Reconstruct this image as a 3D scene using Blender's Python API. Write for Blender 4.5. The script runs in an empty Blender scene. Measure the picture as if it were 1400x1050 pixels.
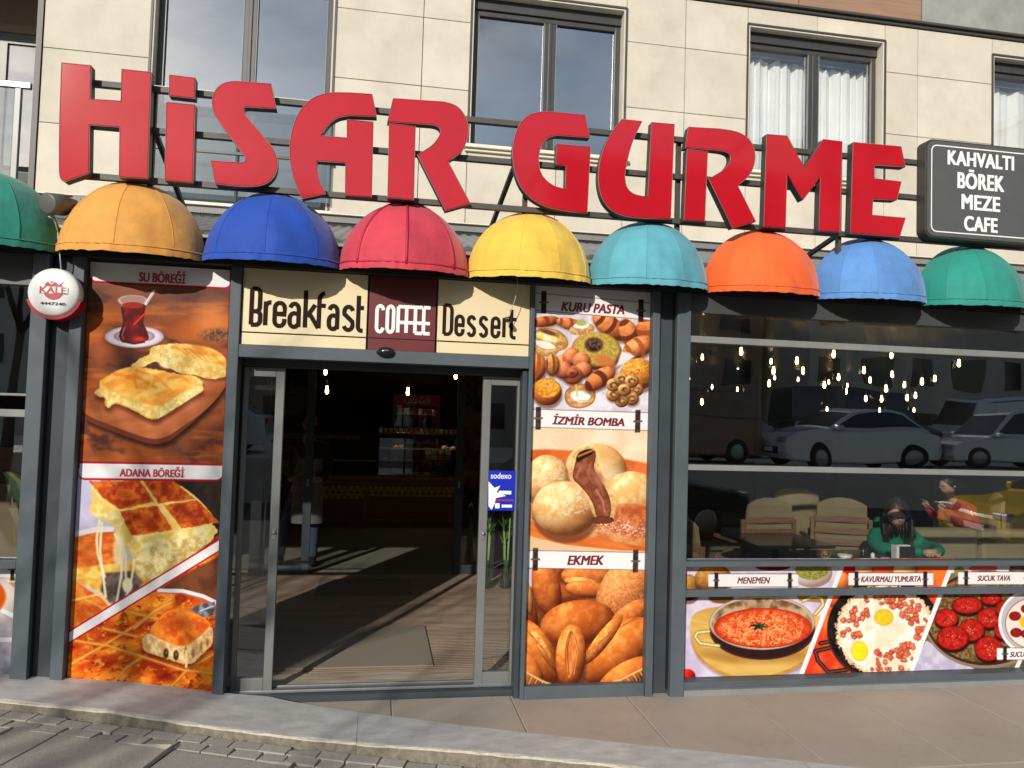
import bpy, bmesh, math, random
import numpy as np
from mathutils import Vector, Matrix
random.seed(7); np.random.seed(7)
S = bpy.context.scene
COL = S.collection
R = math.radians

# ------------------------------------------------------------------ camera
CAM_H, CAM_Y = 1.8, -0.08
yaw, pitch, roll = R(9.826), R(2.495), R(1.720)
fwd = Vector((math.sin(yaw)*math.cos(pitch), math.cos(yaw)*math.cos(pitch), math.sin(pitch)))
rt0 = Vector((math.cos(yaw), -math.sin(yaw), 0)); up0 = rt0.cross(fwd)
rt = math.cos(roll)*rt0 + math.sin(roll)*up0
up = -math.sin(roll)*rt0 + math.cos(roll)*up0
cd = bpy.data.cameras.new('camera'); cam = bpy.data.objects.new('camera', cd); COL.objects.link(cam)
cd.sensor_width = 36; cd.lens = 27.0; cd.clip_start = 0.05; cd.clip_end = 900
M = Matrix((rt, up, -fwd)).transposed().to_4x4(); M.translation = (0, CAM_Y, CAM_H)
cam.matrix_world = M
S.camera = cam

# ------------------------------------------------------------------ light
SUN_EL, SUN_AZ = R(22), R(26)          # the sun stands behind the viewer's left shoulder
w = bpy.data.worlds.new("World"); S.world = w; w.use_nodes = True
nt = w.node_tree; nt.nodes.clear()
def N(t, kind, **kw):
    n = t.nodes.new(kind)
    for k, v in kw.items(): setattr(n, k, v)
    return n
bg = N(nt, 'ShaderNodeBackground'); out = N(nt, 'ShaderNodeOutputWorld')
sky = N(nt, 'ShaderNodeTexSky', sky_type='NISHITA', sun_disc=False, sun_elevation=SUN_EL, sun_rotation=math.pi+SUN_AZ)
sky.air_density = 1.2; sky.dust_density = .6
tc = N(nt, 'ShaderNodeTexCoord'); mp = N(nt, 'ShaderNodeMapping'); mp.inputs['Scale'].default_value = (1, 1, 2.6)
cl = N(nt, 'ShaderNodeTexNoise'); cl.inputs['Scale'].default_value = 2.6; cl.inputs['Detail'].default_value = 7; cl.inputs['Roughness'].default_value = .55
cr = N(nt, 'ShaderNodeValToRGB'); cr.color_ramp.elements[0].position = .38; cr.color_ramp.elements[1].position = .66
c2 = N(nt, 'ShaderNodeTexNoise'); c2.inputs['Scale'].default_value = 5.5; c2.inputs['Detail'].default_value = 6
cr2 = N(nt, 'ShaderNodeValToRGB'); cr2.color_ramp.elements[0].color = (2.3, 2.6, 3.1, 1); cr2.color_ramp.elements[1].color = (5.6, 5.8, 6.1, 1)
cr2.color_ramp.elements[0].position = .35; cr2.color_ramp.elements[1].position = .7
mx = N(nt, 'ShaderNodeMix', data_type='RGBA')
L = nt.links.new
L(tc.outputs['Generated'], mp.inputs['Vector']); L(mp.outputs[0], cl.inputs['Vector']); L(mp.outputs[0], c2.inputs['Vector'])
L(cl.outputs['Fac'], cr.inputs[0]); L(c2.outputs['Fac'], cr2.inputs[0])
L(cr.outputs[0], mx.inputs[0]); L(sky.outputs[0], mx.inputs[6]); L(cr2.outputs[0], mx.inputs[7])
L(mx.outputs[2], bg.inputs[0]); bg.inputs[1].default_value = 0.15
L(bg.outputs[0], out.inputs[0])
sd = bpy.data.lights.new('sun', 'SUN'); sun = bpy.data.objects.new('sun', sd); COL.objects.link(sun)
sd.energy = 4.3; sd.angle = R(0.53); sd.color = (1.0, .935, .84)
tosun = Vector((-math.sin(SUN_AZ)*math.cos(SUN_EL), -math.cos(SUN_AZ)*math.cos(SUN_EL), math.sin(SUN_EL)))
sun.rotation_euler = tosun.to_track_quat('Z', 'Y').to_euler(); sun.location = (-6, -12, 8)
S.view_settings.view_transform = 'Standard'; S.view_settings.look = 'None'
S.view_settings.exposure = 0.0; S.view_settings.gamma = 1.0; S.view_settings.use_curve_mapping = False
S.render.engine = 'CYCLES'
S.cycles.max_bounces = 8; S.cycles.transparent_max_bounces = 16

# ------------------------------------------------------------------ measured geometry: a survey pixel of the photograph -> a point on the plane y = Y
FX = 1050.0
def ray(x, y): return fwd + rt*((x-700)/FX) - up*((y-525)/FX)
def at(x, y, Y):
    d = ray(x, y); return Vector((0, CAM_Y, CAM_H)) + d*((Y-CAM_Y)/d.y)
def gr(x, y, z=0.0):
    d = ray(x, y); return Vector((0, CAM_Y, CAM_H)) + d*((z-CAM_H)/d.z)

# ------------------------------------------------------------------ materials
def lin(c): 
    return tuple(((v/255)/12.92 if v/255 <= .04045 else (((v/255)+.055)/1.055)**2.4) for v in c)
MATS = {}
def mat(name, base, rough=.6, metal=0, noise=0, nscale=8, bump=0, bscale=40, spec=.5, col2=None, stretch=(1,1,1), emit=None, estr=0, coat=0, sheen=0, island=0, dirt=0):
    m = bpy.data.materials.new(name); m.use_nodes = True; t = m.node_tree; b = t.nodes['Principled BSDF']
    b.inputs['Base Color'].default_value = (*base, 1); b.inputs['Roughness'].default_value = rough; b.inputs['Metallic'].default_value = metal
    b.inputs['Specular IOR Level'].default_value = spec; b.inputs['Coat Weight'].default_value = coat; b.inputs['Coat Roughness'].default_value = .03
    if sheen: b.inputs['Sheen Weight'].default_value = sheen
    if emit: b.inputs['Emission Color'].default_value = (*emit, 1); b.inputs['Emission Strength'].default_value = estr
    tcn = N(t, 'ShaderNodeTexCoord'); mpn = N(t, 'ShaderNodeMapping'); mpn.inputs['Scale'].default_value = stretch
    t.links.new(tcn.outputs['Object'], mpn.inputs[0])
    last = None
    if noise:
        nz = N(t, 'ShaderNodeTexNoise'); nz.inputs['Scale'].default_value = nscale; nz.inputs['Detail'].default_value = 6; nz.inputs['Roughness'].default_value = .6
        rp = N(t, 'ShaderNodeValToRGB'); rp.color_ramp.elements[0].position = .3; rp.color_ramp.elements[1].position = .72
        c2 = col2 if col2 else tuple(v*(1-noise) for v in base)
        c1 = base if col2 else tuple(min(1, v*(1+noise)) for v in base)
        rp.color_ramp.elements[0].color = (*c2, 1); rp.color_ramp.elements[1].color = (*c1, 1)
        t.links.new(mpn.outputs[0], nz.inputs['Vector']); t.links.new(nz.outputs['Fac'], rp.inputs[0]); last = rp.outputs[0]
    if island:
        oi = N(t, 'ShaderNodeObjectInfo'); mr = N(t, 'ShaderNodeMapRange'); mr.inputs[3].default_value = 1-island; mr.inputs[4].default_value = 1+island
        t.links.new(oi.outputs['Random'], mr.inputs[0]); mm = N(t, 'ShaderNodeVectorMath', operation='SCALE')
        if last: t.links.new(last, mm.inputs[0])
        else: mm.inputs[0].default_value = base
        t.links.new(mr.outputs[0], mm.inputs['Scale']); last = mm.outputs[0]
    if dirt:
        dn = N(t, 'ShaderNodeTexNoise'); dn.inputs['Scale'].default_value = 1.7; dn.inputs['Detail'].default_value = 9; dn.inputs['Roughness'].default_value = .7
        t.links.new(tcn.outputs['Object'], dn.inputs['Vector'])
        dr = N(t, 'ShaderNodeMapRange'); dr.inputs[1].default_value = .5; dr.inputs[2].default_value = .75; dr.inputs[3].default_value = 1; dr.inputs[4].default_value = 1-dirt
        t.links.new(dn.outputs['Fac'], dr.inputs[0]); mm = N(t, 'ShaderNodeVectorMath', operation='SCALE')
        if last: t.links.new(last, mm.inputs[0])
        else: mm.inputs[0].default_value = base
        t.links.new(dr.outputs[0], mm.inputs['Scale']); last = mm.outputs[0]
    if last: t.links.new(last, b.inputs['Base Color'])
    if bump:
        bn = N(t, 'ShaderNodeTexNoise'); bn.inputs['Scale'].default_value = bscale; bn.inputs['Detail'].default_value = 5
        t.links.new(mpn.outputs[0], bn.inputs['Vector'])
        bp = N(t, 'ShaderNodeBump'); bp.inputs['Strength'].default_value = bump; bp.inputs['Distance'].default_value = .01
        t.links.new(bn.outputs['Fac'], bp.inputs['Height']); t.links.new(bp.outputs[0], b.inputs['Normal'])
    MATS[name] = m
    return m
def glass(name, refl=.08, tint=(.8, .82, .82), rough=0.0, ior=1.5, wav=0):
    """window glass: a clear sheet with a mirror-like share that grows at grazing angles"""
    m = bpy.data.materials.new(name); m.use_nodes = True; t = m.node_tree; t.nodes.clear()
    o = N(t, 'ShaderNodeOutputMaterial'); mix = N(t, 'ShaderNodeMixShader'); tr = N(t, 'ShaderNodeBsdfTransparent'); gl = N(t, 'ShaderNodeBsdfGlossy')
    tr.inputs[0].default_value = (*tint, 1); gl.inputs['Roughness'].default_value = rough; gl.inputs['Color'].default_value = (.95, .97, 1, 1)
    fr = N(t, 'ShaderNodeFresnel'); ge = N(t, 'ShaderNodeNewGeometry'); ma = N(t, 'ShaderNodeMath', operation='MULTIPLY_ADD')   # both faces of the sheet reflect alike
    ma.inputs[1].default_value = 1/ior-ior; ma.inputs[2].default_value = ior; t.links.new(ge.outputs['Backfacing'], ma.inputs[0]); t.links.new(ma.outputs[0], fr.inputs[0])
    ad = N(t, 'ShaderNodeMath', operation='ADD'); ad.inputs[1].default_value = refl; ad.use_clamp = True
    t.links.new(fr.outputs[0], ad.inputs[0]); t.links.new(ad.outputs[0], mix.inputs[0]); t.links.new(tr.outputs[0], mix.inputs[1]); t.links.new(gl.outputs[0], mix.inputs[2])
    if wav:
        tcn = N(t, 'ShaderNodeTexCoord'); nz = N(t, 'ShaderNodeTexNoise'); nz.inputs['Scale'].default_value = 1.3; nz.inputs['Detail'].default_value = 1
        bp = N(t, 'ShaderNodeBump'); bp.inputs['Strength'].default_value = wav; bp.inputs['Distance'].default_value = .02
        t.links.new(tcn.outputs['Object'], nz.inputs['Vector']); t.links.new(nz.outputs['Fac'], bp.inputs['Height']); t.links.new(bp.outputs[0], gl.inputs['Normal'])
    t.links.new(mix.outputs[0], o.inputs[0]); MATS[name] = m
    return m

mat('tile_stone', (.63, .575, .475), .75, noise=.09, nscale=2.2, bump=.15, bscale=60, island=.06, col2=(.53, .48, .39), dirt=.14)
mat('tile_joint', (.10, .09, .075), .9)
mat('wood_panel', (.36, .22, .14), .6, noise=.3, nscale=3, stretch=(.4, 1, 9), col2=(.26, .155, .10), island=.08)
mat('grey_panel', (.27, .27, .25), .7, noise=.2, nscale=3)
mat('dark_trim', (.055, .05, .045), .5)
mat('window_frame', (.045, .045, .043), .4, noise=.15, nscale=5)
mat('frame', (.078, .095, .108), .5, spec=.25, noise=.12, nscale=3, bump=.03, bscale=30, dirt=.15)
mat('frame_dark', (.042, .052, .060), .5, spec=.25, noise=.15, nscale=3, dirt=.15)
mat('fascia', (.05, .053, .055), .45, noise=.12, nscale=3)
mat('steel', (.30, .32, .33), .35, metal=.7, noise=.15, nscale=6)
mat('alu', (.20, .205, .20), .4, metal=.0, noise=.1, nscale=5)
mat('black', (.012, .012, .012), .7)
mat('black_gloss', (.012, .012, .013), .15)
mat('bracket', (.06, .052, .045), .55, noise=.3, nscale=10)
mat('red_face', (.44, .008, .018), .07, spec=.5, noise=.07, nscale=3, bump=.05, bscale=2.5)
mat('letter_side', (.055, .045, .038), .5, metal=.2, noise=.2, nscale=6)
mat('letter_trim', (.42, .13, .12), .45)
mat('sill', (.70, .66, .54), .6, noise=.08, nscale=4)
mat('roof_metal', (.19, .19, .185), .55, noise=.2, nscale=3, stretch=(.4, 1, 1), dirt=.25)
mat('white', (.78, .77, .74), .5, noise=.04)
mat('white_gloss', (.80, .79, .77), .2, coat=.3)
mat('curtain', (.82, .82, .80), .9, noise=.05, nscale=3)
mat('cream', (.70, .58, .36), .4, noise=.03, nscale=3, coat=.15)
mat('maroon', (.125, .014, .016), .4, noise=.08, nscale=3, coat=.15)
mat('ink', (.018, .010, .008), .8, spec=.15)
mat('ink_red', (.45, .015, .03), .45)
mat('ink_maroon', (.16, .012, .02), .45)
mat('print_white', (.80, .79, .77), .6, spec=.2)
mat('grit', (.22, .18, .13), .9, noise=.5, nscale=60)
mat('eye_white', (.38, .36, .34), .4)
mat('board_grey', (.085, .088, .09), .4, noise=.06)
mat('tile_floor', (.42, .355, .285), .55, noise=.12, nscale=3.2, bump=.05, bscale=30, island=.04, col2=(.35, .30, .24), dirt=.25)
mat('joint_dark', (.05, .045, .04), .9)
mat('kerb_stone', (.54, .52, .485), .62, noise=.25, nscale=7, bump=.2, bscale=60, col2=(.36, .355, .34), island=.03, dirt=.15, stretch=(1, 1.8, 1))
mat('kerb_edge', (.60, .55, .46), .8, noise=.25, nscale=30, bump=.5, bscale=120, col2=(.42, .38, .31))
mat('slab', (.38, .35, .30), .9, noise=.2, nscale=26, bump=.6, bscale=150, col2=(.31, .285, .24), island=.06, dirt=.25)
mat('cobble', (.38, .35, .30), .9, noise=.2, nscale=28, bump=.6, bscale=130, col2=(.30, .275, .23), island=.13, dirt=.2)
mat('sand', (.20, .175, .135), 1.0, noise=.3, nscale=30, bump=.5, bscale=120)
mat('asphalt', (.05, .05, .05), .9, noise=.3, nscale=20)
mat('deck_wood', (.33, .24, .175), .6, noise=.3, nscale=5, stretch=(.5, 30, 1), col2=(.20, .135, .095), bump=.25, bscale=40, island=.15)
mat('mat_fibre', (.36, .31, .235), 1, noise=.35, nscale=220, bump=.8, bscale=300, col2=(.20, .17, .13))
mat('mat_dark', (.19, .155, .12), 1, noise=.3, nscale=200, bump=.6, bscale=260)
mat('carpet', (.20, .185, .155), .9, noise=.3, nscale=120, bump=.4, bscale=200, dirt=.3)
mat('wood_dark', (.16, .075, .04), .5, noise=.3, nscale=6, stretch=(1, 1, 8), col2=(.10, .045, .026))
mat('wood_mid', (.26, .13, .07), .5, noise=.3, nscale=5, stretch=(1, 1, 9), col2=(.12, .055, .03), island=.1)
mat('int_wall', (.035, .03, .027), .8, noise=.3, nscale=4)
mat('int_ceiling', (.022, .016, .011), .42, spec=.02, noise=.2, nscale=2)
mat('fabric_beige', (.24, .18, .10), .9, noise=.08, bump=.3, bscale=200)
mat('sofa', (.27, .225, .14), .9, noise=.1, bump=.3, bscale=160)
mat('lattice', (.02, .015, .01), .6)
mat('gold_fill', (.70, .52, .14), .6, noise=.5, nscale=20, col2=(.35, .22, .05))
mat('fridge_red', (.30, .012, .02), .4)
mat('paper_white', (.75, .74, .70), .8)
mat('bulb', (1, .75, .4), .3, emit=(1.0, .62, .24), estr=26)
mat('brass', (.25, .17, .07), .4, metal=.8)
mat('skin', (.50, .29, .20), .5, noise=.05, spec=.35)
mat('hair', (.030, .016, .010), .5, noise=.4, nscale=30, stretch=(6, 6, .7), col2=(.012, .007, .005))
mat('hoodie', (.0, .20, .115), .85, noise=.1, nscale=6, bump=.2, bscale=60)
mat('red_jacket', (.42, .02, .03), .8, noise=.1, nscale=6, bump=.2, bscale=60)
mat('neon', (.50, .58, .03), .8)
mat('jeans', (.065, .10, .17), .85, noise=.3, nscale=18, bump=.2, bscale=120, col2=(.035, .055, .10))
mat('apron', (.20, .19, .175), .85, noise=.08)
mat('dark_cloth', (.02, .02, .022), .9)
mat('leaf', (.06, .13, .03), .5, noise=.3, nscale=12, island=.15)
mat('leaf_dry', (.28, .24, .10), .6, noise=.3, nscale=12)
mat('bamboo', (.20, .33, .08), .4, noise=.2)
mat('siren_white', (.80, .80, .78), .35, coat=.2, noise=.02)
mat('siren_red', (.33, .012, .02), .25, coat=.3)
mat('lamp_body', (.09, .088, .075), .45)
mat('cable', (.48, .48, .46), .6)
mat('sticker_blue', (.006, .022, .42), .35)
mat('car_white', (.62, .64, .68), .25, coat=.8)
mat('car_grey', (.24, .27, .30), .3, coat=.8)
mat('taxi_yellow', (.62, .38, .02), .45, coat=.2)
mat('bus_brown', (.16, .09, .07), .35, coat=.5)
mat('car_dark', (.03, .032, .036), .25, coat=.8)
mat('tyre', (.02, .02, .02), .8)
mat('far_wall_pale', (.55, .52, .46), .8, noise=.1, nscale=1)
mat('far_wall_brick', (.38, .28, .21), .8, noise=.15, nscale=1)
mat('far_window', (.03, .035, .04), .15)
mat('balcony_wall', (.16, .12, .09), .8, noise=.15, nscale=1)
mat('worn_wood', (.55, .47, .37), .7, noise=.5, nscale=4, stretch=(.7, 9, 1), col2=(.20, .15, .10))
mat('door_alu', (.15, .155, .15), .45, spec=.3, noise=.1, nscale=5)
mat('fill_glow', (1, .9, .7), .3, emit=(1.0, .80, .52), estr=20)  # added glow that brightens the dark cafe interior
mat('bark', (.10, .075, .055), .9, noise=.3, nscale=12)
mat('lamp_glass', (.35, .35, .33), .4)
glass('glass_upper', .30, (.5, .53, .55), wav=.12)
glass('glass_curtain', .06, (.95, .96, .96), wav=.1)
glass('glass_shop', .065, (.90, .92, .91), wav=.22)
glass('glass_door', .03, (.90, .92, .92))
glass('glass_case', .05, (.75, .78, .78))
glass('glass_rail', .12, (.55, .60, .62))

def fabric(name, base, fade=.25):
    """awning cloth: sun-bleached towards the crown of the dome (real fading), fine weave and stains"""
    m = mat(name, base, .75, noise=.13, nscale=4.5, bump=.8, bscale=11, dirt=.38, island=.07, sheen=.2)
    t = m.node_tree; b = t.nodes['Principled BSDF']
    b.inputs['Subsurface Weight'].default_value = .0
    return m

# ------------------------------------------------------------------ object helpers
def tag(o, label=None, cat=None, group=None, kind=None):
    if label: o['label'] = label
    if cat: o['category'] = cat
    if group: o['group'] = group
    if kind: o['kind'] = kind
    return o
def thing(name, loc, label, cat, group=None, rz=0):
    o = bpy.data.objects.new(name, None); COL.objects.link(o); o.location = loc; o.rotation_euler = (0, 0, rz)
    o.empty_display_size = .1
    return tag(o, label, cat, group)
def wloc(o):
    v = Vector((0, 0, 0))
    while o: v += o.location; o = o.parent
    return v
class MB:
    def __init__(s): s.v = []; s.f = []; s.m = []; s.sm = []
    def add(s, vs, fs, mi=0, smooth=False):
        b = len(s.v); s.v += [tuple(v) for v in vs]; s.f += [tuple(i+b for i in f) for f in fs]
        s.m += [mi]*len(fs); s.sm += [smooth]*len(fs); return s
    def box(s, x0, x1, y0, y1, z0, z1, mi=0):
        return s.add([(x0,y0,z0),(x1,y0,z0),(x1,y1,z0),(x0,y1,z0),(x0,y0,z1),(x1,y0,z1),(x1,y1,z1),(x0,y1,z1)],
                     [(0,3,2,1),(4,5,6,7),(0,1,5,4),(1,2,6,5),(2,3,7,6),(3,0,4,7)], mi)
    def bar(s, p, q, wd, ht=None, mi=0, upv=(0,0,1)):
        p, q = Vector(p), Vector(q); ht = ht or wd; d = (q-p).normalized(); u = Vector(upv)
        if abs(d.dot(u)) > .98: u = Vector((0, 1, 0))
        a = d.cross(u).normalized()*wd/2; b = a.cross(d).normalized()*ht/2
        vs = [c+sa*a+sb*b for c in (p, q) for sa, sb in ((-1,-1),(1,-1),(1,1),(-1,1))]
        return s.add(vs, [(0,1,2,3),(7,6,5,4),(0,4,5,1),(1,5,6,2),(2,6,7,3),(3,7,4,0)], mi)
    def tube(s, pts, r, n=8, mi=0, cap=True, flat=None, radii=None):
        pts = [Vector(p) for p in pts]; rings = []; prev = None
        for i, p in enumerate(pts):
            d = (pts[min(i+1, len(pts)-1)] - pts[max(i-1, 0)])
            d = d.normalized() if d.length > 1e-9 else Vector((0,0,1))
            if flat is not None:
                a = d.cross(Vector((0, 1, 0))).normalized(); b = Vector((0, 1, 0))
                kx, ky = r, flat
                if 0 < i < len(pts)-1:
                    d1 = (p-pts[i-1]).normalized(); d2 = (pts[i+1]-p).normalized(); c = max(.5, math.sqrt(max(0, (1+d1.dot(d2))/2))); kx = r/c
            else:
                if prev is None:
                    a = d.orthogonal().normalized()
                else:
                    a = (prev - d*prev.dot(d)).normalized()
                b = d.cross(a); prev = a; kx = ky = (radii[i] if radii else r)
            rings.append([p + a*kx*math.cos(2*math.pi*k/n) + b*ky*math.sin(2*math.pi*k/n) for k in range(n)])
        vs = [v for rg in rings for v in rg]; fs = []
        for i in range(len(rings)-1):
            for k in range(n): fs.append((i*n+k, i*n+(k+1)%n, (i+1)*n+(k+1)%n, (i+1)*n+k))
        if cap: fs.append(tuple(range(n-1, -1, -1))); fs.append(tuple((len(rings)-1)*n+k for k in range(n)))
        return s.add(vs, fs, mi, flat is None)
    def lathe(s, prof, c=(0,0,0), n=20, mi=0, axis='z', smooth=True):
        vs = []; fs = []; m = len(prof)
        for k in range(n):
            a = 2*math.pi*k/n
            for r, h in prof:
                if axis == 'z': vs.append((c[0]+r*math.cos(a), c[1]+r*math.sin(a), c[2]+h))
                else: vs.append((c[0]+r*math.cos(a), c[1]+h, c[2]+r*math.sin(a)))
        for k in range(n):
            for j in range(m-1):
                fs.append((k*m+j, ((k+1)%n)*m+j, ((k+1)%n)*m+j+1, k*m+j+1))
        return s.add(vs, fs, mi, smooth)
    def prism(s, poly, y0, y1, mi=0, side=None):
        """polygon in XZ extruded from y0 (front) to y1"""
        from mathutils.geometry import tessellate_polygon
        n = len(poly); tri = tessellate_polygon([[Vector((p[0], p[1], 0)) for p in poly]])
        area = sum(poly[i][0]*poly[(i+1)%n][1]-poly[(i+1)%n][0]*poly[i][1] for i in range(n))
        vs = [(p[0], y0, p[1]) for p in poly]+[(p[0], y1, p[1]) for p in poly]
        def ori(t):
            a, b, c = (poly[i] for i in t)
            return (b[0]-a[0])*(c[1]-a[1])-(b[1]-a[1])*(c[0]-a[0])
        ff = [tuple(t) if ori(t) > 0 else tuple(reversed(t)) for t in tri]
        s.add(vs, ff, mi); b = len(s.v)-2*n
        bf = [tuple(i+n+b for i in reversed(t)) for t in ff]
        s.f += bf; s.m += [mi]*len(bf); s.sm += [False]*len(bf)
        sf = []
        for i in range(n):
            j = (i+1)%n
            q = (i, i+n, j+n, j) if area > 0 else (i, j, j+n, i+n)
            sf.append(tuple(k+b for k in q))
        s.f += sf; s.m += [side if side is not None else mi]*n; s.sm += [False]*n
        return s
    def grid(s, P, mi=0, smooth=True, flip=False):
        h = len(P); w_ = len(P[0]); vs = [p for row in P for p in row]; fs = []
        for i in range(h-1):
            for j in range(w_-1):
                q = (i*w_+j, i*w_+j+1, (i+1)*w_+j+1, (i+1)*w_+j)
                fs.append(tuple(reversed(q)) if flip else q)
        return s.add(vs, fs, mi, smooth)
    def build(s, name, mats, parent=None, bevel=0, kind=None, origin=None):
        o0 = wloc(parent) if parent else Vector((0, 0, 0))
        off = Vector(origin) if origin is not None else o0
        me = bpy.data.meshes.new(name); me.from_pydata([tuple(Vector(v)-off) for v in s.v], [], s.f)
        if isinstance(mats, str): mats = [mats]
        for m in mats: me.materials.append(MATS[m])
        me.polygons.foreach_set('material_index', s.m); me.polygons.foreach_set('use_smooth', s.sm)
        me.update()
        o = bpy.data.objects.new(name, me); COL.objects.link(o)
        if parent: o.parent = parent
        o.location = off-o0 if parent else off
        if bevel:
            b = o.modifiers.new('bevel', 'BEVEL'); b.width = bevel; b.segments = 2; b.limit_method = 'ANGLE'; b.angle_limit = R(50)
        if kind: o['kind'] = kind
        return o
def B(name, m, parent, *boxes, bevel=0, kind=None, origin=None):
    mb = MB()
    for b in boxes: mb.box(*b)
    return mb.build(name, m, parent, bevel, kind, origin)
def copy_tree(o, parent=None):
    c = o.copy(); COL.objects.link(c)
    if parent: c.parent = parent
    for ch in list(o.children): copy_tree(ch, c)
    return c
def local(build_fn):
    return build_fn
def text_mesh(body, X0, X1, Z0, Z1, Y, m, parent, name='lettering', bold=.0, shear=0, extrude=0, spacing=1.0, rows=None):
    """flat lettering whose ink exactly fills X0..X1 x Z0..Z1 on the plane y=Y (facing the street)"""
    cu = bpy.data.curves.new(name, 'FONT'); cu.body = body; cu.space_character = spacing; cu.resolution_u = 4
    o = bpy.data.objects.new('tmp', cu); COL.objects.link(o)
    dg = bpy.context.evaluated_depsgraph_get(); me0 = bpy.data.meshes.new_from_object(o.evaluated_get(dg))
    vs = np.array([v.co[:2] for v in me0.vertices]); fs = [tuple(p.vertices) for p in me0.polygons]
    bpy.data.objects.remove(o); bpy.data.curves.remove(cu)
    vs[:, 0] += vs[:, 1]*shear
    a, b = vs.min(0), vs.max(0); ht = b[1]-a[1]; e = bold*1.0
    mb = MB(); n = len(vs)
    if bold and not extrude:                      # a bolder cut: the outline laid down again, nudged sideways and up
        for k, (ox, oz) in enumerate(((-e, -e*.4), (e, -e*.4), (-e, e*.4), (e, e*.4), (0, 0))):
            q = (vs+np.array([ox, oz])-a+np.array([e, e*.4]))/(b-a+np.array([2*e, .8*e]))
            mb.add([(X0+p[0]*(X1-X0), Y-.00012*k, Z0+p[1]*(Z1-Z0)) for p in q], fs)
        return mb.build(name, m, parent)
    vs = (vs-a)/(b-a)
    X = X0+vs[:, 0]*(X1-X0); Z = Z0+vs[:, 1]*(Z1-Z0)
    if extrude:
        # find border edges for the sides
        cnt = {}
        for f in fs:
            for i in range(len(f)):
                e = (f[i], f[(i+1)%len(f)]); k = tuple(sorted(e)); cnt.setdefault(k, []).append(e)
        V = [(x, Y, z) for x, z in zip(X, Z)]+[(x, Y+extrude, z) for x, z in zip(X, Z)]
        F = list(fs)
        for k, es in cnt.items():
            if len(es) == 1: i, j = es[0]; F.append((j, i, i+n, j+n))
        mb.add(V, F)
    else:
        mb.add([(x, Y, z) for x, z in zip(X, Z)], fs)
    return mb.build(name, m, parent)
def ptext(body, xl, xr, yc, hpx, Y, m, parent, **kw):
    """lettering measured in survey pixels: left/right ink edges, vertical centre (at mid x) and height"""
    a, b = at(xl, yc, Y), at(xr, yc, Y); c = at((xl+xr)/2, yc, Y); t = at((xl+xr)/2, yc-hpx/2, Y); u = at((xl+xr)/2, yc+hpx/2, Y)
    return text_mesh(body, a.x, b.x, u.z, t.z, Y, m, parent, **kw)

# ================================================================== GROUND
def _pl(x, pts):
    if x <= pts[0][0]: (x0, y0), (x1, y1) = pts[0], pts[1]
    elif x >= pts[-1][0]: (x0, y0), (x1, y1) = pts[-2], pts[-1]
    else: (x0, y0), (x1, y1) = next((p, q) for p, q in zip(pts[:-1], pts[1:]) if p[0] <= x <= q[0])
    return y0+(y1-y0)*(x-x0)/(x1-x0)
# the kerb is a long ramped stone: its top rises to the left, where its back runs under the shopfront
KZ = lambda x: _pl(x, [(-3, .30), (-2.07, .236), (-1.36, .166), (-.87, .090), (-.45, .045), (0, .022), (.8, .006), (2, .004), (6, .004)])
KF0 = lambda x: _pl(x, [(-3, 4.68), (-1.94, 4.54), (-1.27, 4.47), (-.62, 4.41), (0, 4.27), (.78, 4.10), (1.3, 3.92), (2.4, 3.49), (6, 2.05)])
KF = lambda x: (KF0(x-.4)+KF0(x-.2)+KF0(x)+KF0(x+.2)+KF0(x+.4))/5
KB = lambda x: min(4.94, 4.88-.367*(x+.45))
tp = [(-.93, 5.0), (-.93, 4.942), (-.61, 4.938), (16, KB(16)), (16, 5.0)]
base = MB().add([(x, y, z) for z in (-.25, -.012) for x, y in tp], [tuple(range(4, -1, -1))[::-1], tuple(range(5, 10))]+[(i, (i+1)%5, (i+1)%5+5, i+5) for i in range(5)]).build('terrace', 'joint_dark', None); base['kind'] = 'structure'
def clip_poly(poly, n, d):
    """keep the part of a 2-D polygon where n.p >= d"""
    o = []
    for i in range(len(poly)):
        a, b = poly[i], poly[(i+1)%len(poly)]; da = a[0]*n[0]+a[1]*n[1]-d; db = b[0]*n[0]+b[1]*n[1]-d
        if da >= 0: o.append(a)
        if (da >= 0) != (db >= 0): t = da/(da-db); o.append((a[0]+t*(b[0]-a[0]), a[1]+t*(b[1]-a[1])))
    return o
def slab_piece(name, poly, z0, zf, m, parent, tilt=0, bevel=0):
    """a paving piece: plan polygon, flat bottom z0, top height from zf(x, y)"""
    n = len(poly); A = sum(poly[i][0]*poly[(i+1)%n][1]-poly[(i+1)%n][0]*poly[i][1] for i in range(n))
    if A < 0: poly = poly[::-1]
    if abs(A) < .0015: return
    c = (sum(p[0] for p in poly)/n, sum(p[1] for p in poly)/n)
    zc = zf(*c); gx = (zf(c[0]+.05, c[1])-zf(c[0]-.05, c[1]))/.1; gy = (zf(c[0], c[1]+.05)-zf(c[0], c[1]-.05))/.1
    rx, ry = gx+random.uniform(-tilt, tilt), gy+random.uniform(-tilt, tilt)
    ins = [(c[0]+(p[0]-c[0])*.985, c[1]+(p[1]-c[1])*.985) for p in poly]
    def zt(p): return .3*(zc+gx*(p[0]-c[0])+gy*(p[1]-c[1]))+.7*zf(*p)+(rx-gx)*(p[0]-c[0])+(ry-gy)*(p[1]-c[1])
    vs = [(p[0], p[1], z0) for p in poly]+[(p[0], p[1], zt(p)-.003) for p in poly]+[(p[0], p[1], zt(p)) for p in ins]
    fs = [tuple(range(2*n, 3*n))]
    for i in range(n):
        j = (i+1)%n; fs += [(i, j, j+n, i+n), (i+n, j+n, j+2*n, i+2*n)]
    return MB().add(vs, fs).build(name, m, parent, bevel, origin=(c[0], c[1], z0))
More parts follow.
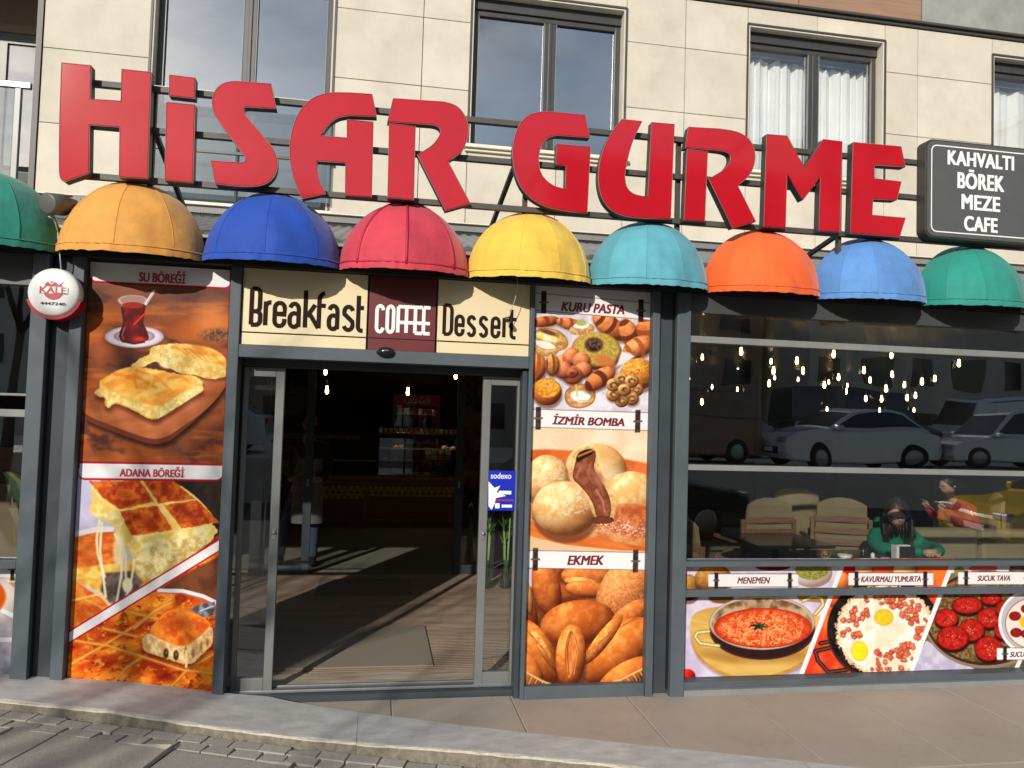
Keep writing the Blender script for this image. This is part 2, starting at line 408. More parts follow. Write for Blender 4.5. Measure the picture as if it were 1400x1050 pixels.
xs = [.15+.775*k for k in range(-2, 19)]
ys = [4.985, 3.72, 2.46, 1.20]
kn = Vector((.367, 1)).normalized(); kd = kn.x*0+kn.y*(4.88-.367*.45+.004)
for i in range(len(xs)-1):
    for j in range(3):
        g = .0022
        poly = [(max(xs[i]+g, -.93), ys[j+1]+g), (xs[i+1]-g, ys[j+1]+g), (xs[i+1]-g, ys[j]-g), (max(xs[i]+g, -.93), ys[j]-g)]
        poly = clip_poly(poly, (kn.x, kn.y), kd)
        if len(poly) >= 3: slab_piece('paving_tile', poly, -.012, lambda x, y: 0.0, 'tile_floor', base, .0004)
kerb = thing('kerb', (0, 4.4, 0), 'long grey ramped stone kerb with a pale chipped edge running in front of the shop', 'kerb')
us = [-2.9, -.05, 2.35, 4.6, 6.0]
for a, b in zip(us[:-1], us[1:]):
    rows = [[], [], []]; edge = [[], [], [], [], []]; n = int((b-a)/.06)
    for k in range(n+1):
        x = a+.001+(b-a-.002)*k/n; z = KZ(x); yf = KF(x); yb = KB(x); j = random.uniform(-.004, .004); j2 = random.uniform(-.0025, .0025)
        rows[0].append((x, yb, z-.05)); rows[1].append((x, yb-.002, z)); rows[2].append((x, yf+.022+j, z+.001))
        edge[0].append((x, yf+.0225+j, z+.0012)); edge[1].append((x, yf+.006, z-.001+j2)); edge[2].append((x, yf-.002+j2, z-.005)); edge[3].append((x, yf-.003+j2, z-.011+j2*.6)); edge[4].append((x, yf, z-.25))
    st = MB().grid(rows, smooth=False, flip=True).build('kerb_stone', 'kerb_stone', kerb)
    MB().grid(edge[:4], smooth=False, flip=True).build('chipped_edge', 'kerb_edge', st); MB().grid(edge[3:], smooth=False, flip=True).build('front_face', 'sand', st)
# pavement that lies level with the kerb at the left and drops away to the right
PD = lambda x: _pl(x, [(-3, .006), (-2, .008), (-1, .018), (0, .042), (1, .062), (2.2, .085), (6, .11)])
NX, NY = -.27, -.963
def pp_(X, v): return (X+NX*v, KF(X)+NY*v)
def side_z(x, y):
    X = x+.2; return (KZ(X-.6)+KZ(X-.3)+KZ(X)+KZ(X+.3)+KZ(X+.6))/5-.006-(PD(X-.3)+PD(X)+PD(X+.3))/3-.004*max(0, 4.3-y)
rows = []
for v in (-.02, .02, .21, .24, 1, 2, 4.1): rows.append([(*pp_(X, v), side_z(*pp_(X, v))-(.016 if v < .22 else .045)) for X in np.linspace(-6, 9, 60)])
sw = MB().grid(rows, flip=True).build('pavement', 'sand', None, kind='structure')
random.seed(3)
for r in range(2):
    u = -2.9+.08*r; v0 = .026+.098*r
    while u < 4.6:
        ln = random.uniform(.125, .17); g = .0035; wv = .008*math.sin(u*3)+random.uniform(-.006, .006); dz = random.choice((0, -.004, .003, .001, -.002)); gap = random.random() < .08
        q = [pp_(u+g+.012*r, v0+g+wv+(.04 if gap else 0)), pp_(u+ln-g, v0+g+wv), pp_(u+ln-g+random.uniform(-.004, .004), v0+.093+wv), pp_(u+g, v0+.093+wv)]
        slab_piece('paving_block', q, side_z(*q[0])-.05, lambda x, y: side_z(x, y)+dz*.6, 'cobble', sw, .02)
        u += ln
ub = [-2.9, -2.3, -1.72, -1.50, -.92, -.30, .33, .95, 1.6, 2.2, 2.85, 3.5]
for r, (v0, v1) in enumerate(((.225, .85), (.85, 1.45), (1.45, 2.0))):
    for a, b in zip(ub[:-1], ub[1:]):
        sh = .3*(r % 2); g = .004; m_ = (a+b)/2+sh
        q = [pp_(a+g+sh, v0+g), pp_(m_, v0+g), pp_(b-g+sh, v0+g), pp_(b-g+sh, v1-g), pp_(m_, v1-g), pp_(a+g+sh, v1-g)]
        slab_piece('paving_slab', q, side_z(*q[0])-.05, side_z, 'slab', sw, .003)
mb = MB(); rg = random.Random(21)
for k in range(420):                                  # grit swept against the kerb and into the joints
    X_ = rg.uniform(-2.4, 4.5); v_ = abs(rg.gauss(0, .05))+.006 if k % 3 else rg.uniform(.05, 1.2); x_, y_ = pp_(X_, v_); z_ = side_z(x_, y_); s_ = rg.uniform(.0015, .006)*(1 if k % 9 else 1.6)
    mb.add([(x_-s_, y_, z_-.002), (x_+s_*.6, y_-s_, z_-.002), (x_+s_*.7, y_+s_*.8, z_-.002), (x_, y_, z_+s_*.7)], [(0, 1, 3), (1, 2, 3), (2, 0, 3)])
mb.build('grit', 'grit', sw)['kind'] = 'stuff'
for o_ in (base, kerb, sw): o_.location.z -= .032      # the street side lies one small step below the deck
g0 = B('ground', 'asphalt', None, (-300, 300, -300, 300, -.6, -.35)); g0['kind'] = 'structure'
rd = B('road', 'asphalt', None, (-60, 60, -6.5, 0.2, -.3, -.13)); rd['kind'] = 'structure'
pk = B('parking_deck', 'far_wall_pale', None, (-60, 60, -16, -7.2, -.34, .75)); pk['kind'] = 'structure'

# ================================================================== UPPER BUILDING (set back behind the glazed extension)
WY = 8.62
bld = thing('apartment_building', (3, WY, 0), 'stone clad upper storey of the apartment block above the shop', 'building')
WIN = [(-2.56, -.63, 4.0, 6.75), (.90, 2.77, 4.90, 6.75), (4.33, 6.21, 4.90, 6.75), (7.77, 9.62, 4.90, 6.75)]
XB = [-3.62, -2.56, -.63, .35, .90, 1.95, 2.77, 3.52, 4.33, 5.27, 6.21, 6.68, 7.77, 8.7, 9.62, 10.1, 11.2]
ZB = [3.98, 4.75, 5.55, 6.35, 6.96]
wallmb = MB()
def free(x0, x1, z0, z1):
    """rectangles of a cell left over around the windows"""
    for (a, b, c, d) in WIN:
        if x0 >= a-1e-4 and x1 <= b+1e-4:
            o = []
            if z0 < c-.01: o.append((x0, x1, z0, min(z1, c)))
            if z1 > d+.01: o.append((x0, x1, max(z0, d), z1))
            return o
    return [(x0, x1, z0, z1)]
random.seed(5)
merge = {}
for zi in range(len(ZB)-1):
    xi = 0
    while xi < len(XB)-1:
        for (x0, x1, z0, z1) in free(XB[xi], XB[xi+1], ZB[zi], ZB[zi+1]):
            if z1-z0 < .03: continue
            g = .004; yo = random.uniform(0, .0025)
            B('cladding_tile', 'tile_stone', bld, (x0+g, x1-g, WY-.018-yo, WY-.002, z0+g, z1-g), bevel=.002)
            wallmb.box(x0-.0005, x1+.0005, WY-.002, WY+.16, z0-.0005, z1+.0005)
        xi += 1
wallmb.build('wall', 'tile_joint', bld)
B('cornice', 'dark_trim', bld, (-3.7, 12, WY-.05, WY+.15, 6.965, 7.005), (-3.7, 12, WY-.09, WY+.15, 7.005, 7.035), bevel=.004)
for i, x in enumerate(np.arange(-3.6, 6.6, 1.72)):
    for k in range(3): B('wood_panel', 'wood_panel', bld, (x+.006, x+1.714, WY-.03, WY+.1, 7.045+k*.52, 7.55+k*.52), bevel=.002)
for i in range(3): B('grey_panel', 'grey_panel', bld, (6.73+i*1.7, 8.42+i*1.7, WY-.03, WY+.1, 7.045, 8.67), bevel=.002)
B('flashing', 'roof_metal', bld, (-3.9, 12, WY-.12, WY, 3.885, 3.975), bevel=.003)
B('flashing_lip', 'sill', bld, (-3.9, 12, WY-.16, WY-.121, 3.965, 3.975))
B('edge_trim', 'dark_trim', bld, (-3.68, -3.625, WY-.04, WY+.2, 3.9, 6.96))
def upper_window(x0, x1, z0, z1, label=None, tall=False, curt=False):
    y0, y1 = WY-.02, WY+.20
    wn = MB()
    wn.box(x0-.012, x0+.012, y0-.012, y1, z0, z1); wn.box(x1-.012, x1+.012, y0-.012, y1, z0, z1); wn.box(x0, x1, y0-.012, y1, z1-.012, z1+.012)
    W = wn.build('window', 'dark_trim', bld)
    rv = B('reveal', 'tile_stone', W, (x0+.013, x0+.030, y0, y1, z0, z1-.014), (x1-.030, x1-.013, y0, y1, z0, z1-.014), (x0+.031, x1-.031, y0, y1, z1-.031, z1-.014))
    a, b = x0+.031, x1-.031; f = .065; xm = (a+b)/2+.03; fy0, fy1 = WY+.12, WY+.19
    top = z1-.032; sh = .13
    fb = MB()
    fb.box(a, b, fy0-.03, fy1, top-sh, top)                           # roller-shutter box
    fb.box(a, a+f, fy0, fy1, z0+.03, top-sh); fb.box(b-f, b, fy0, fy1, z0+.03, top-sh)
    fb.box(a+f, b-f, fy0, fy1, top-sh-f, top-sh); fb.box(a+f, b-f, fy0, fy1, z0+.03, z0+.03+f)
    fb.box(xm-.07, xm+.07, fy0, fy1, z0+.03+f, top-sh-f); fb.box(xm-.02, xm+.02, fy0-.015, fy0, z0+.03+f, top-sh-f)
    if tall: fb.box(a+f, xm-.07, fy0, fy1, 5.03, 5.1); fb.box(xm+.07, b-f, fy0, fy1, 5.03, 5.1)
    fb.build('frame', 'window_frame', W, bevel=.005)
    yp = fy0+.035
    for (c, d) in ((a+f, xm-.07), (xm+.07, b-f)):
        if tall:
            MB().box(c, d, yp, yp+.006, z0+.03+f, 5.03).build('pane', 'glass_upper', W)
            MB().box(c, d, yp, yp+.006, 5.1, top-sh-f).build('pane', 'glass_upper', W)
        else: MB().box(c, d, yp, yp+.006, z0+.03+f, top-sh-f).build('pane', 'glass_curtain' if curt else 'glass_upper', W)
        for xx in (c, d-.008): B('bead', 'alu', W, (xx, xx+.008, fy0-.006, fy0+.02, z0+.1, top-sh-f))
    B('sill', 'sill', W, (x0-.05, x1+.05, WY-.10, WY+.118, z0-.028, z0+.012), (x0-.03, x1+.03, WY-.06, WY-.021, z0-.062, z0-.029), bevel=.004)
    return W
for i, (a, b, c, d) in enumerate(WIN): upper_window(a, b, c, d, tall=(i == 0), curt=(i >= 2))
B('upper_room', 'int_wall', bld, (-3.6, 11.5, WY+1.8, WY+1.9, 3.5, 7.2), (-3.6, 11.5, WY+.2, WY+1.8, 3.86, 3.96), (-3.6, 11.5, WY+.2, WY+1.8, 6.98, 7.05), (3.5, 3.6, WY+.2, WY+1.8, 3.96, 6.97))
# french balcony rail in front of the tall window
fr = thing('window_railing', (-1.6, WY-.08, 4.3), 'low glass balustrade with pale handrail across the tall window at the upper left', 'railing')
B('handrail', 'sill', fr, (-2.60, -.60, WY-.11, WY-.06, 5.175, 5.225), bevel=.008)
B('panel', 'glass_rail', fr, (-2.56, -1.62, WY-.085, WY-.075, 4.1, 5.17), (-1.58, -.62, WY-.085, WY-.075, 4.1, 5.17))
B('rail', 'window_frame', fr, (-2.58, -.6, WY-.1, WY-.07, 4.55, 4.58))
# curtains
def curtain(x0, x1, z0, z1, label, seed):
    rg = random.Random(seed); n = 90; rows = []
    ph = [rg.uniform(0, 6.28) for _ in range(4)]
    for j in range(7):
        t = j/6; row = []
        for i in range(n+1):
            s_ = i/n; x = x0+(x1-x0)*s_
            y = WY+.34+.022*math.sin(s_*47+ph[0]+2.2*math.sin(s_*6+ph[2])+.3*t)+.022*math.sin(s_*17+ph[1]+t*.8)+.012*math.sin(s_*83+ph[3]+3*math.sin(s_*4))
            zt = z1-.05*abs(math.sin(s_*13+ph[3]))
            row.append((x, y, z0+(zt-z0)*t))
        rows.append(row)
    c = thing('curtain', ((x0+x1)/2, WY+.34, z0), label, 'curtain', 'white net curtains in the upper windows')
    MB().grid(rows).build('drape', 'curtain', c)
    MB().tube([(x0-.05, WY+.34, z1+.02), (x1+.05, WY+.34, z1+.02)], .012).build('curtain_rail', 'steel', c)
curtain(4.36, 5.30, 4.9, 6.52, 'white gathered curtain in the left pane of the third upper window', 1)
curtain(5.31, 6.2, 4.9, 6.5, 'white gathered curtain in the right pane of the third upper window', 2)
curtain(7.80, 9.6, 4.9, 6.5, 'white curtain in the upper window at the right edge, above the grey menu board', 3)
# balcony to the left
bal = thing('balcony', (-5, WY, 3.9), 'recessed balcony with glass balustrade at the upper left corner', 'balcony')
B('floor_slab', 'tile_stone', bal, (-8, -3.69, WY-.06, WY+1.6, 3.85, 4.0))
B('ceiling_slab', 'tile_stone', bal, (-8, -3.69, WY-.06, WY+1.6, 6.95, 7.1))
B('back_wall', 'balcony_wall', bal, (-8, -3.69, WY+1.6, WY+1.75, 4.0, 8))
B('side_wall', 'tile_stone', bal, (-3.69, -3.6, WY+.2, WY+1.6, 4.0, 8))
B('door_frame', 'balcony_wall', bal, (-4.86, -4.76, WY+1.5, WY+1.6, 4.0, 6.45), (-4.76, -3.7, WY+1.5, WY+1.6, 6.35, 6.45))
B('door', 'window_frame', bal, (-4.76, -4.66, WY+1.52, WY+1.59, 4.0, 6.35), (-4.66, -3.7, WY+1.52, WY+1.59, 6.22, 6.35))
B('door_pane', 'glass_upper', bal, (-4.66, -3.7, WY+1.55, WY+1.56, 4.0, 6.22))
B('handrail', 'steel', bal, (-8, -3.70, WY-.05, WY+.0, 5.08, 5.15), bevel=.01)
B('glass_panel', 'glass_rail', bal, (-8, -3.86, WY-.03, WY-.02, 4.02, 5.07))
B('post', 'alu', bal, (-3.85, -3.79, WY-.05, WY+.0, 4.0, 5.08), bevel=.005)

# ================================================================== SHOP FRONT (glazed extension)
FY = 4.9; FB = 5.04      # front and back of the metal frames
sf = thing('shop_front', (1, 5, 0), 'dark grey metal shopfront frame with tall columns around the entrance and windows', 'shop front')
X = lambda px, py, Y=5: at(px, py, Y).x
def post(x0, x1, z0=-.04, z1=2.69, y0=FY, y1=FB, m='frame', name='column'): return B(name, m, sf, (x0, x1, y0, y1, z0, z1), bevel=.004)
post(-2.045, -1.955, y0=4.86); post(-1.952, -1.845, y0=4.93, m='frame_dark'); post(-1.842, -1.772, y0=4.89)
post(-.932, -.868)                                   # between left poster and entrance
post(.975, 1.003); post(.94, .972, y0=4.93, m='frame_dark', z1=2.12)
post(1.822, 1.872, y0=4.88); post(1.875, 1.985, y0=4.94, m='frame_dark'); post(1.988, 2.085, y0=4.86)
B('lintel', 'frame', sf, (-.865, .972, 4.89, FB, 2.125, 2.205), bevel=.004)
B('kick_rail', 'frame', sf, (1.004, 1.82, 4.9, FB, -.034, .05), bevel=.003)
B('kick_rail', 'frame', sf, (2.088, 12, 4.9, FB, -.034, .046), bevel=.003)
B('window_board', 'alu', sf, (2.088, 12, 4.86, 4.899, -.034, .006), bevel=.003)
B('fascia_board', 'fascia', sf, (2.088, 12, 4.90, FB, 2.56, 2.69), (-8, -2.048, 4.9, FB, 2.50, 2.69), bevel=.003)
B('soffit', 'black', sf, (-8, 12, 4.87, 5.1, 2.692, 2.72))
B('fascia_top', 'fascia', sf, (-8, 12, 4.96, 5.06, 2.722, 2.86))
B('gutter', 'alu', sf, (-8, 12, 4.93, 5.08, 2.862, 2.885), bevel=.004)
# roof of the extension, sloping down to the street, with trapezoid ribs
rows = [[], []]
nrib = 190
for i in range(nrib*4+1):
    ph = i % 4; x = -8+i*(20/(nrib*4)); h = (0, .014, .014, 0)[ph]
    rows[0].append((x, 5.06, 2.878+h)); rows[1].append((x, WY-.10, 3.845+h))
MB().grid(rows, smooth=False).build('roof_sheet', 'roof_metal', sf)
rows = [[(p[0], p[1], p[2]+.004) for p in rows[1]], [(p[0], p[1], 3.858) for p in rows[1]]]
prof = MB()
tooth = [[], []]
for i in range(1400):
    x = -8+i*.0145; h = .012 if i % 2 else -.012; tooth[0].append((x, WY-.135, 3.872+h)); tooth[1].append((x, WY-.135, 3.835+h*.5))
prof.grid(tooth, smooth=False, flip=True)
prof.build('roof_closure_strip', 'black', sf)
B('transom', 'alu', sf, (2.088, 12, 4.88, 4.95, 2.352, 2.398), bevel=.004)
B('transom', 'alu', sf, (2.088, 12, 4.88, 4.95, 1.478, 1.516), bevel=.004)
B('transom', 'frame', sf, (2.088, 12, 4.87, 4.96, .826, .862), bevel=.004)
B('transom', 'frame', sf, (2.088, 12, 4.88, 4.93, .622, .668), bevel=.004)
for (z0, z1) in ((2.40, 2.558), (1.518, 2.350), (.864, 1.476)):
    MB().box(2.088, 12, 4.925, 4.931, z0, z1).build('window_pane', 'glass_shop', sf)
# left window
B('transom', 'alu', sf, (-8, -2.048, 4.88, 4.95, 1.715, 1.76), bevel=.004); B('transom', 'frame', sf, (-8, -2.048, 4.87, 4.96, .83, .88), bevel=.004)
B('transom', 'alu', sf, (-8, -2.048, 4.90, 4.94, 1.84, 1.855), bevel=.002)
B('kick_rail', 'frame', sf, (-8, -2.048, 4.9, FB, 0, .12), bevel=.003)
for (z0, z1) in ((1.857, 2.498), (.882, 1.713)): MB().box(-8, -2.048, 4.925, 4.931, z0, z1).build('window_pane', 'glass_shop', sf)
# seams with the small silicone and scratches between columns
for xx in (-1.9545, 1.8722, 1.9852, -1.8448): B('seal', 'black', sf, (xx, xx+.0025, 4.9, 4.95, 0, 2.69))
# side walls / ceiling / back of the extension
shell = thing('extension_room', (1, 7, 0), 'dark interior shell of the glazed seating extension behind the windows', 'room')
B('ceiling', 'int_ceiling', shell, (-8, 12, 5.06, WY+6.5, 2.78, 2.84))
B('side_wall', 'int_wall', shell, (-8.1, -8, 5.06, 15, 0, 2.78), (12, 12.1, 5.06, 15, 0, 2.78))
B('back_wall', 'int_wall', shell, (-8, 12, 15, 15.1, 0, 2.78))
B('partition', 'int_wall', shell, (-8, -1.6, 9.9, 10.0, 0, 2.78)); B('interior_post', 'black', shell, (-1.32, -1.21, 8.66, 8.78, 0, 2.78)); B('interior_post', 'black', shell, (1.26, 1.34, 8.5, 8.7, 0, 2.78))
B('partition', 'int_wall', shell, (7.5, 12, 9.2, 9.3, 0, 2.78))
for x in (2.35, 3.45, 4.55, 5.6): B('interior_post', 'black', shell, (x, x+.11, 8.6, 8.71, 0, 2.78))
# deck floor with planks
deck = B('deck_floor', 'joint_dark', None, (-8, 12, 5.02, 8.72, -.08, -.022)); deck['kind'] = 'structure'
y = 5.18
B('threshold', 'frame_dark', deck, (-.93, .97, 5.002, 5.165, -.06, .002), bevel=.001)
B('worn_board', 'worn_wood', deck, (-.93, .97, 5.18, 5.42, -.0015, .006), bevel=.003)
while y < 8.70:
    for (a, b) in ((-3.6, -.4+.3*math.sin(y*40)), (-.396+.3*math.sin(y*40), 2.2), (2.204, 5.2), (5.204, 9.0)):
        mb = MB(); n = 3; wd = .118
        for k in range(n):                            # each board has milled ridges
            mb.box(a, b, y+k*wd/n+.002, y+(k+1)*wd/n-.010, -.022, -.001); 
        mb.box(a, b, y+.001, y+wd-.005, -.021, -.008)
        mb.build('deck_board', 'deck_wood', deck, origin=(a, y, 0))
    y += .121
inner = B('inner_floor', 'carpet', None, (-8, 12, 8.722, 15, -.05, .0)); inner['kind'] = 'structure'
mt = thing('doormat', (-.15, 6.05, 0), 'pale beige fibre doormat lying on the decking just inside the entrance', 'doormat')
MB().box(-.80, .46, 5.52, 6.56, .0, .009).build('mat', 'mat_fibre', mt, bevel=.003)
mt = thing('doormat', (-.1, 8.1, 0), 'dark doormat before the inner doorway, deeper in the entrance', 'doormat')
MB().box(-.55, .40, 7.7, 8.45, .0, .009).build('mat', 'mat_dark', mt, bevel=.003)

# ================================================================== DOORS
def sliding_door(x0, x1, label, stile_right, Y0=5.06, z1=2.075, group=None, fm='door_alu', w=.055):
    d = thing('sliding_door', ((x0+x1)/2, Y0, 0), label, 'door', group)
    s0, s1 = (.03, w) if stile_right else (w, .03)
    B('frame', fm, d, (x0, x0+s0, Y0, Y0+.045, .0, z1), (x1-s1, x1, Y0, Y0+.045, .0, z1), (x0+s0, x1-s1, Y0, Y0+.045, z1-.06, z1), (x0+s0, x1-s1, Y0, Y0+.045, .0, .10), bevel=.004)
    MB().box(x0+s0, x1-s1, Y0+.02, Y0+.026, .1, z1-.06).build('pane', 'glass_door', d)
    xl = (x1-s1/2) if stile_right else (x0+s0/2)
    lk = MB(); lk.lathe([(0, -.02), (.011, -.018), (.012, 0)], (xl, Y0, 1.02), 12, axis='y'); lk.box(xl-.012, xl+.012, Y0-.006, Y0, .975, 1.05)
    lk.build('lock', 'steel', d)
    return d
dl = sliding_door(-.855, -.60, 'left glass leaf of the automatic entrance door, slid open', True)
mb = MB()
for k in range(16): mb.bar((-.822+k*.012, 5.078, 1.93), (-.810+k*.012, 5.078, 1.96), .003, .001)
mb.build('frosted_hatching', 'alu', dl)['kind'] = 'stuff'
dr = sliding_door(.695, .962, 'right glass leaf of the automatic entrance door with a blue sticker', False)
B('door_track', 'steel', sf, (-.93, .96, 5.055, 5.11, .005, .022), (-.93, .96, 5.12, 5.14, .005, .03), bevel=.002)
B('door_head', 'frame_dark', sf, (-.865, .972, 5.045, 5.2, 2.08, 2.125), bevel=.003)
sliding_door(-1.20, -.69, 'left leaf of the inner glass door at the back of the entrance lobby', True, Y0=8.72, z1=2.45, fm='frame_dark', w=.09)
sliding_door(.90, 1.25, 'right leaf of the inner glass door at the back of the entrance lobby', False, Y0=8.72, z1=2.45, fm='frame_dark', w=.09)
B('beam', 'int_wall', shell, (-1.2, 1.3, 8.7, 8.8, 2.47, 2.78))
se = thing('motion_sensor', at(527, 481, 4.88), 'small black oval motion sensor under the middle of the entrance sign', 'sensor')
c = at(527, 481, 4.87)
mb = MB(); prof = [(0, -.035), (.025, -.033), (.045, -.022), (.055, -.008), (.058, .015)]
mb.lathe(prof, (0, 0, 0), 24, axis='y'); mb.v = [(c.x+v[0], c.y+.005+v[1], c.z+v[2]*.58) for v in mb.v]; mb.build('housing', 'black_gloss', se)
B('lens', 'alu', se, (c.x-.018, c.x+.018, c.y-.033, c.y-.027, c.z+.004, c.z+.010), bevel=.002)

# sticker on the right leaf
st = thing('sticker', at(685, 670, 5.055), 'blue rectangular payment sticker with a white star on the right door leaf', 'sticker')
a, b = at(668, 643, 5.056), at(703, 698, 5.056)
B('sheet', 'sticker_blue', st, (a.x, b.x, 5.054, 5.056, b.z, a.z))
ptext('sodexo', 671, 699, 650.5, 8, 5.0525, 'print_white', st, bold=.012)
star = [at(px, py, 5.05) for px, py in ((668, 658), (676, 667), (684, 664), (679, 673), (692, 678), (678, 681), (676, 690), (672, 697), (668, 692))]
MB().prism([(p.x, p.z) for p in star], 5.0525, 5.0535).build('star', 'print_white', st)
for (x0, y0, x1, y1, m) in ((682, 671, 699, 676, 'paper_white'), (676, 683, 702, 685, 'ink_red'), (677, 688, 683, 695, 'paper_white'), (686, 690, 700, 694, 'paper_white')):
    p, q = at(x0, y0, 5.05), at(x1, y1, 5.05); B('print_block', m, st, (p.x, q.x, 5.0528, 5.0536, q.z, p.z))

# ================================================================== ENTRANCE SIGN
es = thing('entrance_sign', (0, 4.9, 2.21), 'cream and maroon sign board reading Breakfast COFFEE Dessert over the entrance', 'sign')
SY = 4.93; z0, z1 = 2.209, 2.688
p1, p2 = X(502.5, 430, SY), X(597, 430, SY)
B('panel', 'cream', es, (-.862, p1, SY, SY+.05, z0, z1)); B('panel', 'maroon', es, (p1+.008, p2-.006, SY, SY+.05, z0, z1)); B('panel', 'cream', es, (p2+.002, .972, SY, SY+.05, z0, z1))
B('border_line', 'ink', es, (p1-.005, p1+.001, SY-.002, SY-.0005, z0, z1), (p2-.0, p2+.006, SY-.002, SY-.0005, z0, z1), (-.862, p1-.006, SY-.002, SY-.0005, z0+.072, z0+.080), (p2+.007, .972, SY-.002, SY-.0005, z0+.072, z0+.080), (p1+.001, p2, SY-.002, SY-.0005, z0+.074, z0+.079))
# tall condensed display face drawn as rounded strokes. glyph box: x 0..1, x-height 1, caps 1.4
def arcp(cx, cy, rx, ry, a0, a1, n=7): return [(cx+rx*math.cos(R(a0+(a1-a0)*k/n)), cy+ry*math.sin(R(a0+(a1-a0)*k/n))) for k in range(n+1)]
G = {
 'B': [[(0, 0), (0, 1.55)], [(0, 1.55)]+arcp(.5, 1.35, .42, .2, 90, 0)+arcp(.5, .78, .42, .2, 0, -90)+[(0, .58)], [(.4, .58)]+arcp(.5, .42, .5, .16, 90, 0)+arcp(.5, .2, .5, .2, 0, -90)+[(0, 0)]],
 'r': [[(0, 0), (0, 1.03)], arcp(.85, .80, .85, .20, 180, 85)],
 'e': [[(0, .52), (1, .52)]+arcp(.5, .78, .5, .22, 0, 180)+arcp(.5, .22, .5, .22, 180, 350)+[(1, .32)]],
 'a': [arcp(.5, .76, .48, .24, 165, 0)+[(.98, 0)], arcp(.98, .55, .0, 0, 90, 0, 1)+arcp(.5, .35, .5, .24, 70, 180)+arcp(.5, .22, .5, .22, 180, 290)+[(.98, .12)]],
 'k': [[(0, 0), (0, 1.6)], [(.72, 1.0), (.12, .48)], [(.3, .62), (.98, 0)]],
 'f': [[(0, 0), (0, 1.2)]+arcp(.8, 1.2, .8, .32, 180, 90), [(-.1, .98), (.95, .98)]],
 's': [arcp(.5, .77, .48, .23, 15, 180)+[(.04, .68), (.95, .36)]+arcp(.5, .22, .48, .22, 0, -165)],
 't': [[(0, 1.5), (0, .2)]+arcp(.6, .2, .6, .2, 180, 270)+[(1, 0)], [(0, .98), (1.1, .98)]],
 'D': [[(0, 0), (0, 1.55)], [(0, 1.55)]+arcp(.45, 1.25, .55, .3, 90, 0)+arcp(.45, .3, .55, .3, 0, -90)+[(0, 0)]],
 'C': [arcp(.5, 1.15, .5, .25, 5, 180)+arcp(.5, .25, .5, .25, 180, 355)],
 'O': [arcp(.5, 1.15, .5, .25, 0, 180)+arcp(.5, .25, .5, .25, 180, 360)+[(1, 1.15)]],
 'F': [[(0, 0), (0, 1.4)], [(0, 1.4), (1.0, 1.4)], [(0, .55), (1.0, .55)]],
 'E': [[(0, 0), (0, 1.4)], [(0, 1.4), (1.0, 1.4)], [(0, .55), (1.0, .55)], [(0, 0), (1.0, 0)]],
}
def strokes(word, spans, ybase, hx, m, r, Y, skew=0):
    """spans: list of (xl, xr) survey pixels per glyph; ybase: (y at xl0, y at xr_last); hx: x-height in pixels"""
    mb = MB(); X0, X1 = spans[0][0], spans[-1][1]
    for i, (ch, (xl, xr)) in enumerate(zip(word, spans)):
        yb = ybase[0]+(ybase[1]-ybase[0])*(xl-X0)/(X1-X0); o = at(xl, yb, Y); e = at(xr, yb, Y); wd = e.x-o.x; h = at(xl, yb-hx, Y).z-o.z
        for k, s_ in enumerate(G[ch]):
            pts = [Vector((o.x+px*wd, Y-.00025*(i % 2)-.0005*k, o.z+py*h)) for px, py in s_]
            fine = [pts[0]]
            for q in pts[1:]:
                if (q-fine[-1]).length > 1e-5: fine.append(q)
            mb.tube(fine, r, 8, flat=.0005)
    return mb.build('lettering', m, es)
zB = lambda v: 330+v/7.0
sp = [(zB(a), zB(b)) for a, b in ((90, 176), (226, 282), (314, 408), (458, 545), (606, 735), (737, 802), (834, 915), (976, 1063), (1113, 1160))]
strokes('Breakfast', sp, (443.6, 452.3), 31.8, 'ink', .0138, SY-.002)
zC = lambda v: 500+v/6.364
sp = [(zC(a), zC(b)) for a, b in ((92, 148), (184, 238), (278, 350), (350, 425), (427, 490), (500, 556))]
strokes('COFFEE', sp, (453.3, 456.5), 25.4, 'print_white', .0112, SY-.002)
sp = [(zC(a), zC(b)) for a, b in ((680, 744), (784, 844), (889, 945), (994, 1050), (1098, 1156), (1200, 1228), (1264, 1304))]
strokes('Dessert', sp, (456.6, 462.0), 25.6, 'ink', .0118, SY-.002)
# thin cable with a little camera hanging over the sign
cb = thing('hanging_camera', at(695, 437, 4.80), 'tiny dark camera on a thin pale cable hanging over the word Dessert', 'camera')
c = at(695, 437, 4.84)
MB().tube([at(707, 376, 4.8), at(707.5, 392, 4.8), at(704, 410, 4.81), at(699, 424, 4.82), at(696, 435, 4.84)], .0022, 6).build('cable', 'cable', cb)
mb = MB(); mb.lathe([(0, -.035), (.014, -.035), (.018, -.02), (.018, .02), (.01, .03), (0, .03)], (c.x, c.y, c.z), 14, axis='y'); mb.build('housing', 'black_gloss', cb)
MB().tube([c, c+Vector((.0, .085, .01))], .004, 6).build('bracket', 'black', cb)

